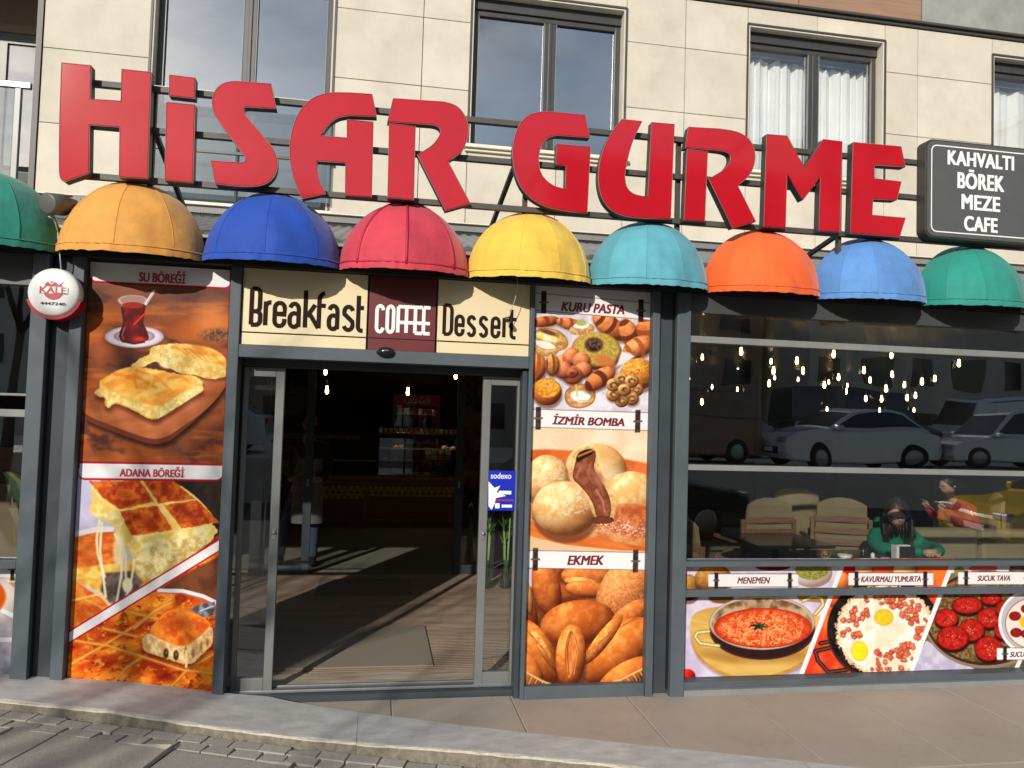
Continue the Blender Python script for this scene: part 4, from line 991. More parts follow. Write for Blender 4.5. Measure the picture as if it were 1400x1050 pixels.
ch = [(306, 46), (330, 100), (308, 150), (345, 180), (398, 196), (418, 262), (452, 296), (470, 320), (520, 330), (540, 400), (600, 360), (640, 300), (740, 262), (768, 205), (700, 190), (480, 100)]
P.poly(ch, (250, 238, 184), smooth=1, col2=(226, 196, 110), sc=26, seed=35, wob=6, edge=(232, 206, 130), ew=12)
P.poly([(450, 300), (600, 252), (740, 240), (700, 290), (600, 350), (560, 400), (520, 396), (480, 360)], (246, 232, 176), col2=(206, 176, 110), sc=16, seed=36, soft=12, smooth=1)
P.poly([(306, 46), (600, 40), (690, 100), (768, 192), (700, 206), (620, 220), (600, 232), (462, 242), (440, 200), (360, 110)], (246, 206, 112), smooth=1, col2=(250, 222, 150), sc=20, seed=37)
for i, q in enumerate(([(312, 46), (488, 42), (540, 118), (418, 146), (362, 106)], [(498, 42), (606, 42), (682, 108), (556, 124)], [(420, 152), (550, 130), (608, 216), (460, 238)], [(574, 130), (690, 110), (768, 190), (636, 212)])):
    P.poly(q, (168, 62, 22), col2=(226, 128, 48), sc=20, seed=40+i, edge=(214, 122, 46), ew=9, wob=4); P.ell(sum(a for a, b in q)/len(q), sum(b for a, b in q)/len(q), 36, 18, (140, 44, 16), soft=24, a=.5, rot=10)
for q in ([(348, 182), (338, 250), (342, 300), (366, 380)], [(356, 190), (350, 290), (370, 450)], [(402, 230), (430, 290), (424, 380), (408, 470)], [(440, 300), (440, 380), (452, 410)], [(470, 320), (462, 380), (440, 460)], [(420, 260), (420, 330)]): P.line(q, 9, (246, 238, 202), .85, soft=4)
P.ell(446, 410, 18, 26, (244, 236, 200), soft=6); P.ell(418, 290, 22, 60, (246, 236, 190), soft=12, a=.8)
# lower triangle
low = (P.w > 600-(P.u-240)*.612).astype(float)*P.clip; P.clip = low
P.paint(np.ones_like(P.x), P.tex((176, 58, 14), (246, 150, 48), 46, 51, .3, .68, sx=1.7, rot=-14))
P.paint(np.clip((fbm(P.u/26, P.w/20, 61)-.56)*7, 0, 1), (132, 32, 10), .7)
P.paint(np.clip((fbm(P.u/20, P.w/15, 63)-.62)*8, 0, 1), (254, 196, 84), .7)
P.poly([(540, 432), (780, 300), (780, 470), (640, 430)], (124, 74, 46), col2=(100, 56, 36), sc=40, soft=8)
for q in ([(240, 690), (380, 610), (520, 520), (600, 455)], [(390, 760), (440, 700), (560, 620)], [(575, 790), (660, 700), (750, 650)], [(240, 600), (380, 622), (500, 660), (640, 706), (760, 720)], [(360, 560), (480, 590)], [(440, 500), (560, 530)], [(240, 740), (330, 765), (400, 770)], [(470, 560), (540, 500), (600, 470)]):
    P.line(q, 13, (214, 140, 52), .8, soft=8); P.line(q, 4, (250, 208, 118), .8, soft=5)
P.line([(555, 428), (640, 430), (710, 448), (756, 470)], 13, (232, 226, 232)); P.line([(560, 436), (640, 440), (706, 458), (756, 482)], 4, (150, 120, 120), .8)
P.poly([(664, 492), (700, 476), (752, 468), (752, 512), (712, 524), (690, 510)], (82, 80, 84), col2=(150, 150, 156), sc=16); P.line([(700, 500), (750, 482)], 5, (196, 200, 206))
pc = [(496, 598), (516, 574), (560, 590), (700, 560), (748, 548), (746, 620), (700, 660), (668, 690), (620, 680), (540, 652), (500, 640)]
P.poly([(x, y+12) for x, y in pc], (96, 28, 10), soft=16, a=.7); P.poly(pc, (246, 222, 170), smooth=1, col2=(212, 166, 108), sc=13, seed=70, wob=4, edge=(220, 180, 120), ew=7)
P.poly([(514, 574), (560, 520), (600, 490), (680, 506), (740, 540), (730, 562), (690, 600), (640, 632), (560, 600)], (212, 96, 30), smooth=1, col2=(240, 150, 60), sc=22, seed=71, edge=(236, 160, 80), ew=9); P.ell(620, 545, 50, 22, (160, 52, 16), soft=26, a=.55)
for (x, y) in ((581, 648), (616, 655)): P.ell(x, y, 9, 17, (48, 40, 26), soft=5); P.ell(x+1, y-3, 4, 7, (130, 110, 60), soft=4)
for (x, y) in ((650, 640), (676, 650), (704, 622), (726, 610)): P.ell(x, y, 5, 14, (150, 96, 60), soft=5, a=.8)
P.line([(652, 640), (652, 695)], 9, (250, 226, 160), .9)
P.clip = (P.y > 640).astype(float)
P.line([(225, 602), (780, 262)], 40, (176, 22, 44)); P.line([(225, 602), (780, 262)], 29, (246, 240, 240))
P.clip = None
tab(350, 368.5, 384.2, 394, 122.8, 315.3); P.view(0, 0, 1)
tab(632.6, 636.0, 654.2, 656.5, 107.0, 304.6)
P.line([(121.4, 356), (107.6, 640)], 2.0, (120, 16, 38)); P.line([(315.6, 366), (304.6, 636)], 1.6, (120, 16, 38), .7)
P.build(lp)
for i, w_ in enumerate(('SU BÖREĞİ', 'ADANA BÖREĞİ')):
    if i == 0: ptext(w_, 190, 254, 378.0, 17.5, 4.9485, 'ink_red', lp, bold=.045)
    else: ptext(w_, 163.5, 252, 645.0, 14.5, 4.9485, 'ink_red', lp, bold=.045)

# ---------------------------------------------------------------- centre tall poster
cp = thing('food_poster', (1.41, 4.95, .05), 'tall poster right of the entrance showing dry pastries, filled cookies and bread loaves', 'poster')
P = Print(1.003, 1.823, .051, 2.690, 4.95, 230, 690)
P.view(690, 380, 3.28); P.c[:] = P.tex((232, 228, 234), (206, 200, 210), 60, 1)
def bun(cx, cy, rx, ry, col, col2, rot=0, sc=18, seed=1, sph=.55, sh=1, **k):
    if sh: P.ell(cx+3, cy+ry*.25, rx*1.02, ry, (86, 48, 34), rot=rot, soft=12, a=.6)
    P.ell(cx, cy, rx, ry, col, rot=rot, col2=col2, sc=sc, seed=seed, sph=sph, hi=.12, **k)
def striped(cx, cy, rx, ry, rot, n, col, col2, dark, seed=1):
    bun(cx, cy, rx, ry, col, col2, rot=rot, seed=seed); sd = P.sd_ell(cx, cy, rx, ry, rot); st_ = np.sin(P.pa*n*1.57+P.pb*P.pb*1.6)
    P.paint(np.clip(sd/4, 0, 1)*np.clip((st_-.35)*4, 0, 1), dark, .8)
BR, BR2, DK = (204, 120, 70), (226, 152, 96), (92, 38, 22)
striped(180, 195, 66, 24, -6, 5, (186, 100, 60), (206, 126, 80), (120, 56, 34)); striped(290, 205, 60, 26, 12, 5, BR, BR2, (140, 70, 40))
striped(470, 215, 90, 46, 38, 6, (208, 128, 76), BR2, DK); striped(560, 250, 74, 42, 62, 4, (214, 130, 78), BR2, DK); striped(640, 230, 60, 50, 80, 4, (202, 118, 66), BR2, (150, 80, 44)); striped(600, 310, 74, 46, -24, 5, (214, 132, 76), (234, 168, 110), (160, 84, 46))
P.poly([(130, 236), (180, 220), (250, 236), (290, 280), (280, 320), (226, 330), (190, 300), (130, 272)], (216, 182, 120), smooth=1, col2=(180, 130, 70), sc=14, edge=(170, 110, 60), ew=10)
P.ell(190, 266, 52, 18, (226, 222, 100), rot=18, soft=8, col2=(240, 236, 220), sc=12); P.ell(196, 244, 40, 10, (120, 74, 50), rot=18, soft=6)
P.poly([(128, 284), (200, 286), (250, 318), (236, 340), (170, 356), (128, 330)], (226, 196, 140), smooth=1, col2=(190, 150, 96), sc=8, edge=(170, 120, 70), ew=10); P.poly([(132, 280), (196, 284), (236, 312), (200, 322), (150, 308)], (244, 238, 226), smooth=1)
for k in range(4): P.line([(132, 318+k*9), (190, 340+k*7), (236, 326+k*5)], 3, (150, 96, 54), .6)
P.poly([(286, 226), (330, 196), (396, 206), (410, 238), (350, 258), (296, 256)], (222, 190, 140), smooth=1, col2=(180, 132, 86), sc=9); P.poly([(296, 218), (340, 196), (390, 210), (352, 232)], (248, 244, 238), smooth=1); P.ell(344, 200, 24, 15, (180, 180, 110), soft=6)
bun(412, 328, 114, 84, (196, 122, 66), (220, 150, 90), 8); P.ell(414, 318, 104, 74, (170, 152, 74), rot=8, col2=(206, 190, 104), sc=5, seed=3, soft=16, a=.93, lo=.4, hh=.6); P.paint(np.clip(P.sd_ell(450, 372, 66, 34, 20)/16, 0, 1), (200, 126, 72), .9)
P.ell(400, 300, 42, 34, (110, 66, 44), soft=10); P.ell(400, 302, 32, 26, (44, 24, 22), col2=(120, 96, 90), sc=7, soft=6)
for (x, y, rx_, ry_, ro) in ((262, 380, 44, 36, -50), (300, 352, 40, 40, 0), (344, 372, 40, 40, 0), (352, 412, 40, 36, 0), (304, 436, 46, 42, 0), (262, 412, 40, 40, 0)): bun(x, y, rx_, ry_, (206, 128, 88), (226, 154, 110), ro, sh=1)
bun(302, 424, 30, 24, (178, 96, 66), (200, 118, 82)); P.ell(304, 430, 14, 9, (120, 56, 36), soft=5)
striped(140, 400, 46, 64, 10, 4, (212, 130, 80), BR2, (160, 86, 52)); striped(214, 390, 32, 50, 0, 4, (214, 160, 96), (190, 126, 70), (110, 64, 36))
bun(190, 510, 66, 62, (196, 116, 58), (214, 136, 76)); P.ell(192, 494, 56, 42, (238, 190, 84), col2=(206, 136, 44), sc=8, seed=5, soft=8); P.ell(204, 476, 26, 20, (206, 140, 66), soft=6, col2=(236, 190, 100), sc=6)
P.poly([(264, 520), (290, 486), (340, 470), (400, 488), (412, 530), (394, 570), (330, 590), (276, 570)], (222, 182, 130), smooth=1, col2=(186, 132, 82), sc=14, edge=(150, 96, 60), ew=12); P.poly([(284, 520), (330, 500), (390, 520), (376, 556), (320, 560)], (244, 240, 232), smooth=1, soft=8); P.line([(320, 480), (326, 530)], 7, (200, 200, 120)); P.line([(300, 556), (370, 548)], 3, (170, 130, 100), .7)
striped(426, 452, 80, 40, -34, 4, (212, 130, 78), (232, 160, 104), (74, 34, 28))
bun(600, 430, 82, 70, (206, 134, 60), (236, 176, 84), sc=8); P.paint(np.clip((fbm(P.u/6, P.w/6, 77)-.55)*8, 0, 1)*np.clip(P.sd_ell(610, 430, 78, 66)/5, 0, 1), (130, 84, 40), .75)
for k in range(7):
    a = 2*math.pi*k/7; x, y = 536+54*math.cos(a), 502+50*math.sin(a); bun(x, y, 32, 30, (218, 174, 112), (196, 146, 88), sh=k % 2); P.ell(x, y, 17, 14, (70, 44, 36), col2=(160, 120, 80), sc=6, soft=5); P.ell(x+2, y, 8, 7, (206, 160, 104), soft=4)
bun(536, 502, 30, 28, (226, 184, 124), (206, 156, 98)); P.ell(536, 502, 15, 13, (60, 38, 32), col2=(170, 130, 90), sc=6, soft=5)
P.poly([(524, 330), (560, 336), (584, 352), (540, 380), (500, 400)], (232, 226, 230), soft=8)
# middle picture
P.clip = (P.y > 566).astype(float)
P.paint(np.ones_like(P.x), P.tex((240, 226, 200), (230, 208, 176), 120, 8))
P.poly([(100, 772), (200, 768), (330, 776), (400, 800), (540, 812), (660, 836), (660, 930), (100, 900)], (204, 104, 50), smooth=0, col2=(222, 128, 70), sc=90, soft=10)
bun(410, 850, 136, 108, (248, 224, 178), (232, 190, 126), 6, sc=34, sph=.45); P.ell(440, 790, 66, 34, (214, 150, 84), soft=44, a=.6); P.ell(480, 900, 60, 40, (250, 236, 206), soft=40, a=.6)
P.poly([(318, 800), (340, 768), (402, 756), (410, 790), (380, 830), (400, 880), (390, 920), (330, 916), (298, 900), (306, 860), (340, 840)], (110, 60, 40), smooth=1, col2=(150, 92, 64), sc=26, edge=(78, 40, 28), ew=12); P.poly([(318, 806), (338, 776), (396, 762), (398, 790), (350, 812), (322, 832)], (44, 24, 18), smooth=1); P.line([(330, 800), (392, 774)], 9, (196, 128, 60), .9); P.line([(330, 890), (300, 900)], 7, (200, 160, 150), .7)
bun(190, 905, 100, 112, (246, 218, 166), (226, 184, 126), 0, sc=40, sph=.45); bun(570, 985, 128, 118, (246, 218, 166), (224, 180, 118), 0, sc=30, sph=.45)
P.view(690, 680, 3.5)
P.poly([(95, 40), (300, 30), (690, 30), (690, 270), (95, 260)], (222, 158, 106), col2=(196, 120, 70), sc=40, seed=9, soft=10)
P.poly([(95, 88), (200, 140), (400, 205), (560, 246), (690, 262), (690, 280), (95, 280)], (226, 196, 160), soft=5)
P.poly([(95, 84), (140, 120), (240, 150), (420, 190), (600, 226), (690, 240), (690, 254), (560, 254), (300, 228), (160, 196), (95, 176)], (196, 104, 48), smooth=0, col2=(222, 134, 72), sc=60, sx=4, rot=14, seed=10, soft=6)
P.poly([(420, 60), (690, 40), (690, 200), (600, 190), (420, 140)], (176, 92, 50), col2=(208, 128, 80), sc=24, soft=18)
P.paint(np.clip((fbm(P.u/7, P.w/5, 81)-.52)*9, 0, 1)*np.clip(1-np.abs(P.w-(120+(P.u-400)*.12))/70, 0, 1)*(P.u > 240), (250, 240, 226), .85)
P.view(690, 380, 3.28)
bun(270, 1035, 146, 124, (246, 214, 160), (226, 180, 120), 4, sc=34, sph=.5)
P.paint(np.clip((fbm(P.u/9, P.w/9, 83)-.5)*6, 0, 1)*np.clip(P.sd_ell(280, 990, 126, 90)/20, 0, 1), (250, 240, 222), .55)
P.paint(np.clip((fbm(P.u/9, P.w/9, 84)-.5)*6, 0, 1)*np.clip(P.sd_ell(200, 880, 80, 80)/20, 0, 1), (250, 240, 222), .5)
P.poly([(300, 800), (330, 762), (404, 746), (428, 800), (420, 860), (452, 900), (500, 980), (500, 1060), (470, 1100), (410, 1096), (380, 1020), (350, 960), (290, 920), (282, 860)], (236, 204, 152), smooth=1, col2=(206, 160, 104), sc=14, soft=10, a=.9)
P.poly([(318, 812), (402, 762), (412, 800), (396, 850), (420, 890), (446, 930), (470, 980), (480, 1040), (466, 1086), (436, 1098), (410, 1070), (400, 1020), (372, 970), (336, 930), (302, 900), (310, 860)], (128, 70, 48), smooth=1, col2=(158, 98, 72), sc=24, edge=(96, 50, 36), ew=10); P.ell(440, 1085, 50, 18, (118, 64, 44), edge=(90, 46, 34), ew=6); P.ell(420, 900, 20, 34, (176, 118, 92), rot=-20, soft=16, a=.8); P.line([(410, 950), (440, 1000), (448, 1050)], 7, (214, 160, 136), .7, soft=8); P.poly([(318, 806), (338, 776), (396, 762), (398, 790), (350, 812), (322, 832)], (44, 24, 18), smooth=1); P.line([(330, 800), (392, 774)], 9, (196, 128, 60), .9); P.line([(340, 850), (320, 895)], 9, (190, 140, 124), .7, soft=8); P.line([(386, 830), (372, 880), (396, 920)], 8, (176, 118, 98), .7, soft=8)
# bread
P.view(690, 680, 3.5); P.clip = (P.y > 766).astype(float)
P.paint(np.ones_like(P.x), P.tex((110, 52, 24), (186, 100, 48), 60, 21)); P.poly([(95, 340), (170, 340), (140, 420), (95, 450)], (214, 206, 220), soft=12)
LO, LO2 = (206, 120, 58), (228, 150, 84)
bun(400, 380, 130, 60, LO, LO2, 4, sc=30); bun(380, 410, 96, 26, (232, 176, 110), (206, 130, 66), 8, sc=16, sh=0); bun(400, 440, 110, 40, LO, LO2, 6)
bun(200, 430, 66, 150, (196, 108, 52), (222, 142, 78), -12, sc=26); bun(110, 560, 46, 100, (150, 72, 34), (176, 92, 46), -10); bun(112, 480, 20, 90, (236, 196, 140), (214, 160, 96), -8, sh=0)
bun(580, 440, 120, 190, (212, 132, 72), (232, 166, 108), 34, sc=9); P.paint(np.clip((fbm(P.u/4, P.w/4, 85)-.5)*6, 0, 1)*np.clip(P.sd_ell(580, 440, 116, 186, 34)/14, 0, 1), (240, 190, 136), .45)
bun(350, 600, 180, 108, (196, 106, 48), (222, 140, 74), -8, sc=32); P.line([(215, 640), (330, 560), (430, 520)], 10, (226, 148, 82), .5, soft=14)
bun(600, 560, 110, 50, LO, LO2, -35); bun(540, 730, 210, 108, (214, 126, 56), (236, 158, 84), -40, sc=34); bun(470, 680, 150, 34, (236, 172, 98), (214, 130, 62), -52, sc=14, sh=0); P.line([(420, 790), (450, 700), (520, 640), (660, 560)], 8, (170, 88, 40), .7, soft=9)
bun(580, 850, 150, 60, (216, 126, 58), (234, 152, 80), -30, sc=30)
bun(160, 740, 76, 170, (206, 116, 50), (230, 150, 78), -28, sc=32); bun(190, 730, 24, 130, (238, 180, 108), (210, 130, 64), -32, sc=12, sh=0); P.line([(110, 640), (190, 730), (240, 850)], 6, (150, 74, 34), .7, soft=8); bun(110, 830, 60, 110, (214, 126, 60), (232, 152, 84), -30)
bun(316, 762, 72, 156, (212, 128, 58), (236, 160, 88), 3, sc=22); P.poly([(318, 628), (346, 680), (352, 760), (330, 840), (306, 880), (290, 830), (286, 740), (298, 670)], (222, 150, 84), smooth=1, col2=(196, 112, 54), sc=14, sx=.6, sy=3, edge=(152, 76, 34), ew=9); P.line([(318, 640), (300, 720), (306, 850)], 5, (140, 68, 30), .8); P.line([(330, 650), (350, 740), (330, 850)], 4, (240, 180, 110), .7)
for k in range(16):
    x = 95+k*13; P.line([(x, 830+k*6.5), (x-18, 880+k*4), (x-8, 960)], 5, (206, 166, 110) if k % 2 else (150, 108, 66), .95)
    x = 660-k*16; P.line([(x, 820+k*7), (x+20, 860+k*5), (x+6, 960)], 5, (214, 176, 120) if k % 2 else (156, 112, 70), .95)
P.line([(90, 830), (180, 880), (280, 916)], 9, (220, 182, 124)); P.line([(670, 815), (560, 870), (430, 916)], 9, (220, 182, 124))
P.clip = None
P.view(0, 0, 1)
P.paint((P.y < 405+(P.x-730)*.055).astype(float), (226, 222, 224))
for (ya, yb, h_, tx, t0, t1, yc, hp) in ((411.5+.5, 426.5-.5, 24, 'KURU PASTA', 767, 854, 421.2, 13), (571.5, 576.5, 25, 'İZMİR BOMBA', 755, 854, 574.2, 15), (764.5, 767.5, 24.5, 'EKMEK', 775.5, 826, 766, 13)):
    xl = 729.5 if yc < 500 else (724 if yc < 700 else 717.5); xr = 890 if yc < 500 else (888 if yc < 700 else 884.5)
    k = label_strip(P, xl, xr, ya, yb, h_)
    for cx in ((743.5, 876.5), (736, 872), (732, 869))[0 if yc < 500 else 1 if yc < 700 else 2]:
        cy = ya+(cx-xl)*k; P.poly([(cx-3.4, cy-15.5), (cx+3.8, cy-15.5), (cx+3.2, cy+15.5), (cx-4, cy+15.5)], PCOL['clip'], col2=(84, 66, 60), sc=5); P.line([(cx-5.2, cy), (cx+5.2, cy)], 2.6, (110, 96, 92))
    ptext(tx, t0, t1, yc, hp, 4.9485, 'ink_maroon', cp, bold=.045, shear=.22)
P.build(cp)

# ---------------------------------------------------------------- low band of food pictures in the right window
wp = thing('food_window_graphic', (3.9, 5, .05), 'low band of printed pan dishes behind the bottom of the right window', 'poster')
P = Print(2.088, 6.3, .049, .860, 4.995, 860, 190)
P.view(930, 760, 5.528); P.c[:] = P.tex((226, 216, 232), (206, 192, 216), 120, 3)
def T_(p): return p
P.poly([(0, 60), (1230, 60), (1230, 110), (0, 110)], (228, 226, 230))
bun(60, 240, 90, 100, (190, 150, 80), (166, 122, 60)); bun(250, 170, 140, 110, (170, 120, 66), (196, 150, 90)); P.paint(np.clip((fbm(P.u/8, P.w/8, 5)-.5)*6, 0, 1)*np.clip(P.sd_ell(260, 100, 140, 40)/8, 0, 1), (214, 140, 70), .8); P.ell(310, 320, 95, 40, (120, 86, 50), soft=10)
P.ell(700, 80, 150, 44, (232, 228, 232)); P.ell(700, 78, 135, 36, (104, 30, 32), col2=(150, 50, 40), sc=9); P.ell(1000, 130, 150, 110, (226, 220, 226), sph=.3); P.ell(995, 110, 125, 72, (130, 126, 62), col2=(176, 168, 96), sc=8, seed=6, lo=.4, hh=.6)
P.poly([(880, 296), (1110, 270), (1120, 360), (900, 340)], (176, 130, 70))
brd = [(70, 520), (110, 450), (250, 410), (560, 380), (1080, 470), (1090, 560), (1000, 760), (880, 860), (620, 950), (420, 940), (220, 860), (90, 720)]
P.poly([(x+4, y+16) for x, y in brd], (120, 96, 110), smooth=1, soft=26, a=.5); P.poly(brd, (176, 128, 62), smooth=1, col2=(206, 160, 86), sc=60, sx=4); P.poly([(x, y-26) for x, y in brd], (222, 186, 112), smooth=1, col2=(204, 162, 88), sc=70, sx=5, rot=12, seed=9)
P.ell(600, 740, 330, 60, (120, 76, 36), soft=70, a=.55)
P.ell(620, 560, 400, 226, (50, 26, 28), edge=(90, 50, 44), ew=20); P.ell(618, 505, 400, 205, (206, 190, 176), edge=(150, 130, 120), ew=8); P.ell(618, 508, 382, 190, (120, 88, 66), col2=(196, 170, 140), sc=60)
P.ell(625, 545, 372, 152, (214, 84, 36), col2=(240, 146, 92), sc=26, seed=12, edge=(176, 44, 20), ew=34); P.paint(np.clip((fbm(P.u/10, P.w/8, 14)-.55)*9, 0, 1)*np.clip(P.sd_ell(625, 560, 350, 132)/20, 0, 1), (250, 214, 160), .75); P.paint(np.clip((fbm(P.u/12, P.w/9, 15)-.6)*9, 0, 1)*np.clip(P.sd_ell(625, 555, 360, 140)/10, 0, 1), (170, 36, 18), .7)
for k in range(26):
    a = k*2.4; r_ = 16+50*((k*37) % 10)/10; P.line([(600+r_*.3*math.cos(a), 530+r_*.2*math.sin(a)), (600+r_*1.15*math.cos(a), 530+r_*.62*math.sin(a))], 9, (22, 50, 34) if k % 3 else (60, 92, 60), .95)
for q in ([(215, 570), (130, 580), (112, 610), (150, 660), (290, 680)], [(930, 340), (1010, 306), (1070, 322), (1080, 370), (1020, 440)]): P.line(q, 30, (150, 128, 70)); P.line(q, 17, (226, 214, 160))
for (x, y) in ((52, 905), (140, 985)): bun(x, y, 62, 52, (206, 30, 30), (226, 60, 50), sc=40, sph=.5)
sep = lambda x: 1165+(x-60)*0 
# second dish: pan with eggs
P.clip = (P.u > 1228-(P.w-70)*.383).astype(float)
P.paint(np.ones_like(P.x), P.tex((216, 84, 44), (240, 128, 64), 90, 22, sx=1.6, rot=50))
for (x, y, r_, c_) in ((1290, 90, 70, (206, 40, 36)), (1215, 190, 70, (236, 150, 90)), (1400, 90, 80, (244, 206, 160)), (1560, 100, 110, (226, 96, 60)), (1180, 330, 60, (222, 110, 60)), (1700, 110, 90, (240, 200, 150))): bun(x, y, r_, r_, c_, c_, sph=.4)
P.poly([(930, 800), (1060, 500), (1180, 700), (1150, 980), (880, 980)], (206, 60, 40), col2=(230, 96, 56), sc=70, soft=40, a=.8)
for q in ([(1240, 640), (1190, 680), (1020, 720), (1040, 790), (1120, 880), (1260, 860)], [(1120, 650), (1060, 660)], [(1790, 250), (1830, 330), (1900, 420)]): P.line(q, 34, (50, 28, 26)); P.line(q, 12, (140, 96, 86), .7)
P.ell(1540, 560, 432, 392, (70, 44, 38)); P.ell(1535, 545, 418, 378, (24, 18, 18), col2=(46, 32, 28), sc=60); P.ell(1550, 565, 372, 345, (252, 246, 232), wob=26, col2=(240, 222, 196), sc=60, edge=(224, 176, 130), ew=26)
P.clip = P.clip*np.clip(P.sd_ell(1535, 545, 398, 358)/4, 0, 1)
rg = random.Random(4)
for k in range(130):
    a = rg.uniform(0, 6.28); r_ = rg.uniform(.42, .93)**.8; x, y = 1548+360*r_*math.cos(a), 560+330*r_*math.sin(a)
    if math.hypot(x-1540, y-465) < 108 or math.hypot(x-1355, y-720) < 105 or (math.hypot(x-1700, y-560) < 60) or (y > 560 and x < 1440 and k % 2): continue
    s_ = rg.uniform(16, 34); q = [(x+s_*rg.uniform(.7, 1.2)*math.cos(t_), y+s_*rg.uniform(.6, 1.1)*math.sin(t_)) for t_ in (.3, 1.5, 2.7, 3.9, 5.2)]
    P.poly([(u_+3, v_+7) for u_, v_ in q], (130, 60, 44), soft=8, a=.6); P.poly(q, (196, 96, 72), col2=(232, 146, 112), sc=12, seed=k, edge=(164, 70, 50), ew=7)
P.ell(1540, 465, 72, 64, (250, 186, 40), col2=(252, 206, 70), sc=30, soft=9, edge=(240, 150, 60), ew=12); P.ell(1355, 720, 64, 76, (250, 214, 30), col2=(254, 226, 70), sc=30, soft=9, edge=(236, 170, 50), ew=12)
# third dish: sausage slices
P.clip = (P.u > 2056-(P.w-70)*.385).astype(float)
P.paint(np.ones_like(P.x), P.tex((128, 116, 96), (96, 84, 66), 60, 32)); P.poly([(2050, 60), (2500, 60), (2480, 120), (2040, 130)], (226, 220, 226)); P.ell(2290, 95, 110, 30, (226, 110, 100)); P.ell(2110, 120, 40, 40, (150, 140, 80))
P.poly([(1780, 800), (1860, 640), (2300, 900), (2700, 900), (2700, 1000), (1700, 1000)], (214, 206, 222), col2=(190, 182, 204), sc=60)
P.ell(2310, 480, 470, 372, (150, 130, 112)); P.ell(2310, 470, 458, 358, (72, 44, 34)); P.ell(2300, 470, 430, 334, (150, 128, 80), col2=(96, 74, 46), sc=16, seed=33)
for i, (x, y, rx_, ry_) in enumerate(((2170, 372, 118, 66), (2350, 320, 80, 50), (2010, 470, 92, 72), (2330, 470, 90, 76), (2200, 560, 100, 84), (2060, 620, 122, 92), (2330, 700, 104, 94), (2440, 560, 70, 70), (2450, 400, 70, 60))):
    P.ell(x+4, y+22, rx_*1.02, ry_, (56, 14, 12), soft=10); P.ell(x, y, rx_, ry_, (160, 32, 26), col2=(196, 52, 38), sc=18, seed=60+i, edge=(96, 16, 16), ew=14); P.paint(np.clip((fbm(P.u/7, P.w/7, 70+i)-.66)*12, 0, 1)*np.clip(P.sd_ell(x+10, y+6, rx_*.6, ry_*.6)/9, 0, 1), (244, 196, 170), .8)
P.clip = None; 
P.line([(1230, 60), (882, 985)], 34, (240, 238, 240)); P.line([(2056, 60), (1702, 985)], 34, (240, 238, 240))
P.ell(2640, 500, 235, 240, (240, 238, 240)); P.ell(2640, 500, 215, 222, (196, 186, 196)); P.ell(2650, 510, 195, 190, (232, 222, 212), edge=(120, 80, 60), ew=12)
for (x, y) in ((2530, 455), (2540, 580), (2620, 590), (2620, 400)): P.ell(x, y, 46, 36, (150, 34, 26), edge=(90, 20, 18), ew=9)
P.ell(2610, 500, 46, 46, (248, 190, 50), soft=8)
P.line([(2600, 720), (2480, 985)], 30, (240, 238, 240))
P.poly([(2960, 60), (4400, 60), (4400, 985), (2700, 985)], (150, 60, 40), col2=(214, 150, 90), sc=120); P.ell(3400, 520, 330, 250, (232, 224, 216), edge=(150, 120, 100), ew=14)
for k in range(14): bun(3180+(k*97) % 440, 360+(k*61) % 320, 60, 44, (206, 130, 60), (232, 170, 90), rot=k*31, seed=k)
P.line([(2990, 60), (2690, 985)], 34, (240, 238, 240))
for (x0, x1, yc, h_, tx, t0, t1, hp) in ((968.5, 1091, 793.5, 18.5, 'MENEMEN', 1008, 1053, 8.6), (1160, 1276, 791.8, 18, 'KAVURMALI YUMURTA', 1177, 1259, 8), (1310, 1415, 790.5, 18, 'SUCUK TAVA', 1336.5, 1381, 7.6), (1363, 1460, 894, 17, 'SUCUKLU YUMURTA', 1381, 1450, 7.2)):
    k = label_strip(P, x0, x1, yc, yc, h_, line_=(60, 20, 22))
    for cx in ((x0+11, x1-11)): P.poly([(cx-2.6, yc-10.5), (cx+2.6, yc-10.5), (cx+2.6, yc+10.5), (cx-2.6, yc+10.5)], (48, 40, 38)); P.line([(cx-3.6, yc), (cx+3.6, yc)], 2, (96, 86, 84))
    ptext(tx, t0, t1, yc, hp, 4.993, 'ink_maroon', wp, bold=.035, shear=.25)
P.build(wp)
# left window graphic: bowl of soup edge
wl = thing('food_window_graphic', (-2.4, 5, .1), 'printed soup cup picture behind the bottom of the left window', 'poster')
P = Print(-2.75, -2.048, .12, .83, 4.995, 130, 130); P.view(0, 740, 2.56*1)
P.view(0, 640, 2.56); P.c[:] = P.tex((150, 110, 90), (200, 160, 130), 50, 2)
P.poly([(-200, 270), (90, 285), (90, 400), (-200, 400)], (236, 220, 176)); P.ell(-60, 500, 140, 130, (232, 228, 230), sph=.25); P.ell(-60, 450, 84, 70, (206, 92, 28), edge=(240, 190, 140), ew=9)
P.poly([(-200, 560), (60, 540), (45, 720), (-200, 730)], (222, 218, 222), col2=(190, 184, 190), sc=40); P.line([(10, 500), (52, 520), (50, 600), (0, 600)], 16, (240, 238, 240)); P.line([(14, 512), (42, 528), (40, 590), (0, 590)], 3, (160, 150, 150), .8); P.line([(-100, 725), (60, 700)], 16, (206, 200, 206))
P.view(0, 0, 1); label_strip(P, -60, 28, 776, 778, 27); P.poly([(14, 762), (20, 762), (20, 794), (14, 794)], (48, 40, 38)); P.line([(12, 778), (23, 778)], 3, (96, 86, 84))
P.build(wl)

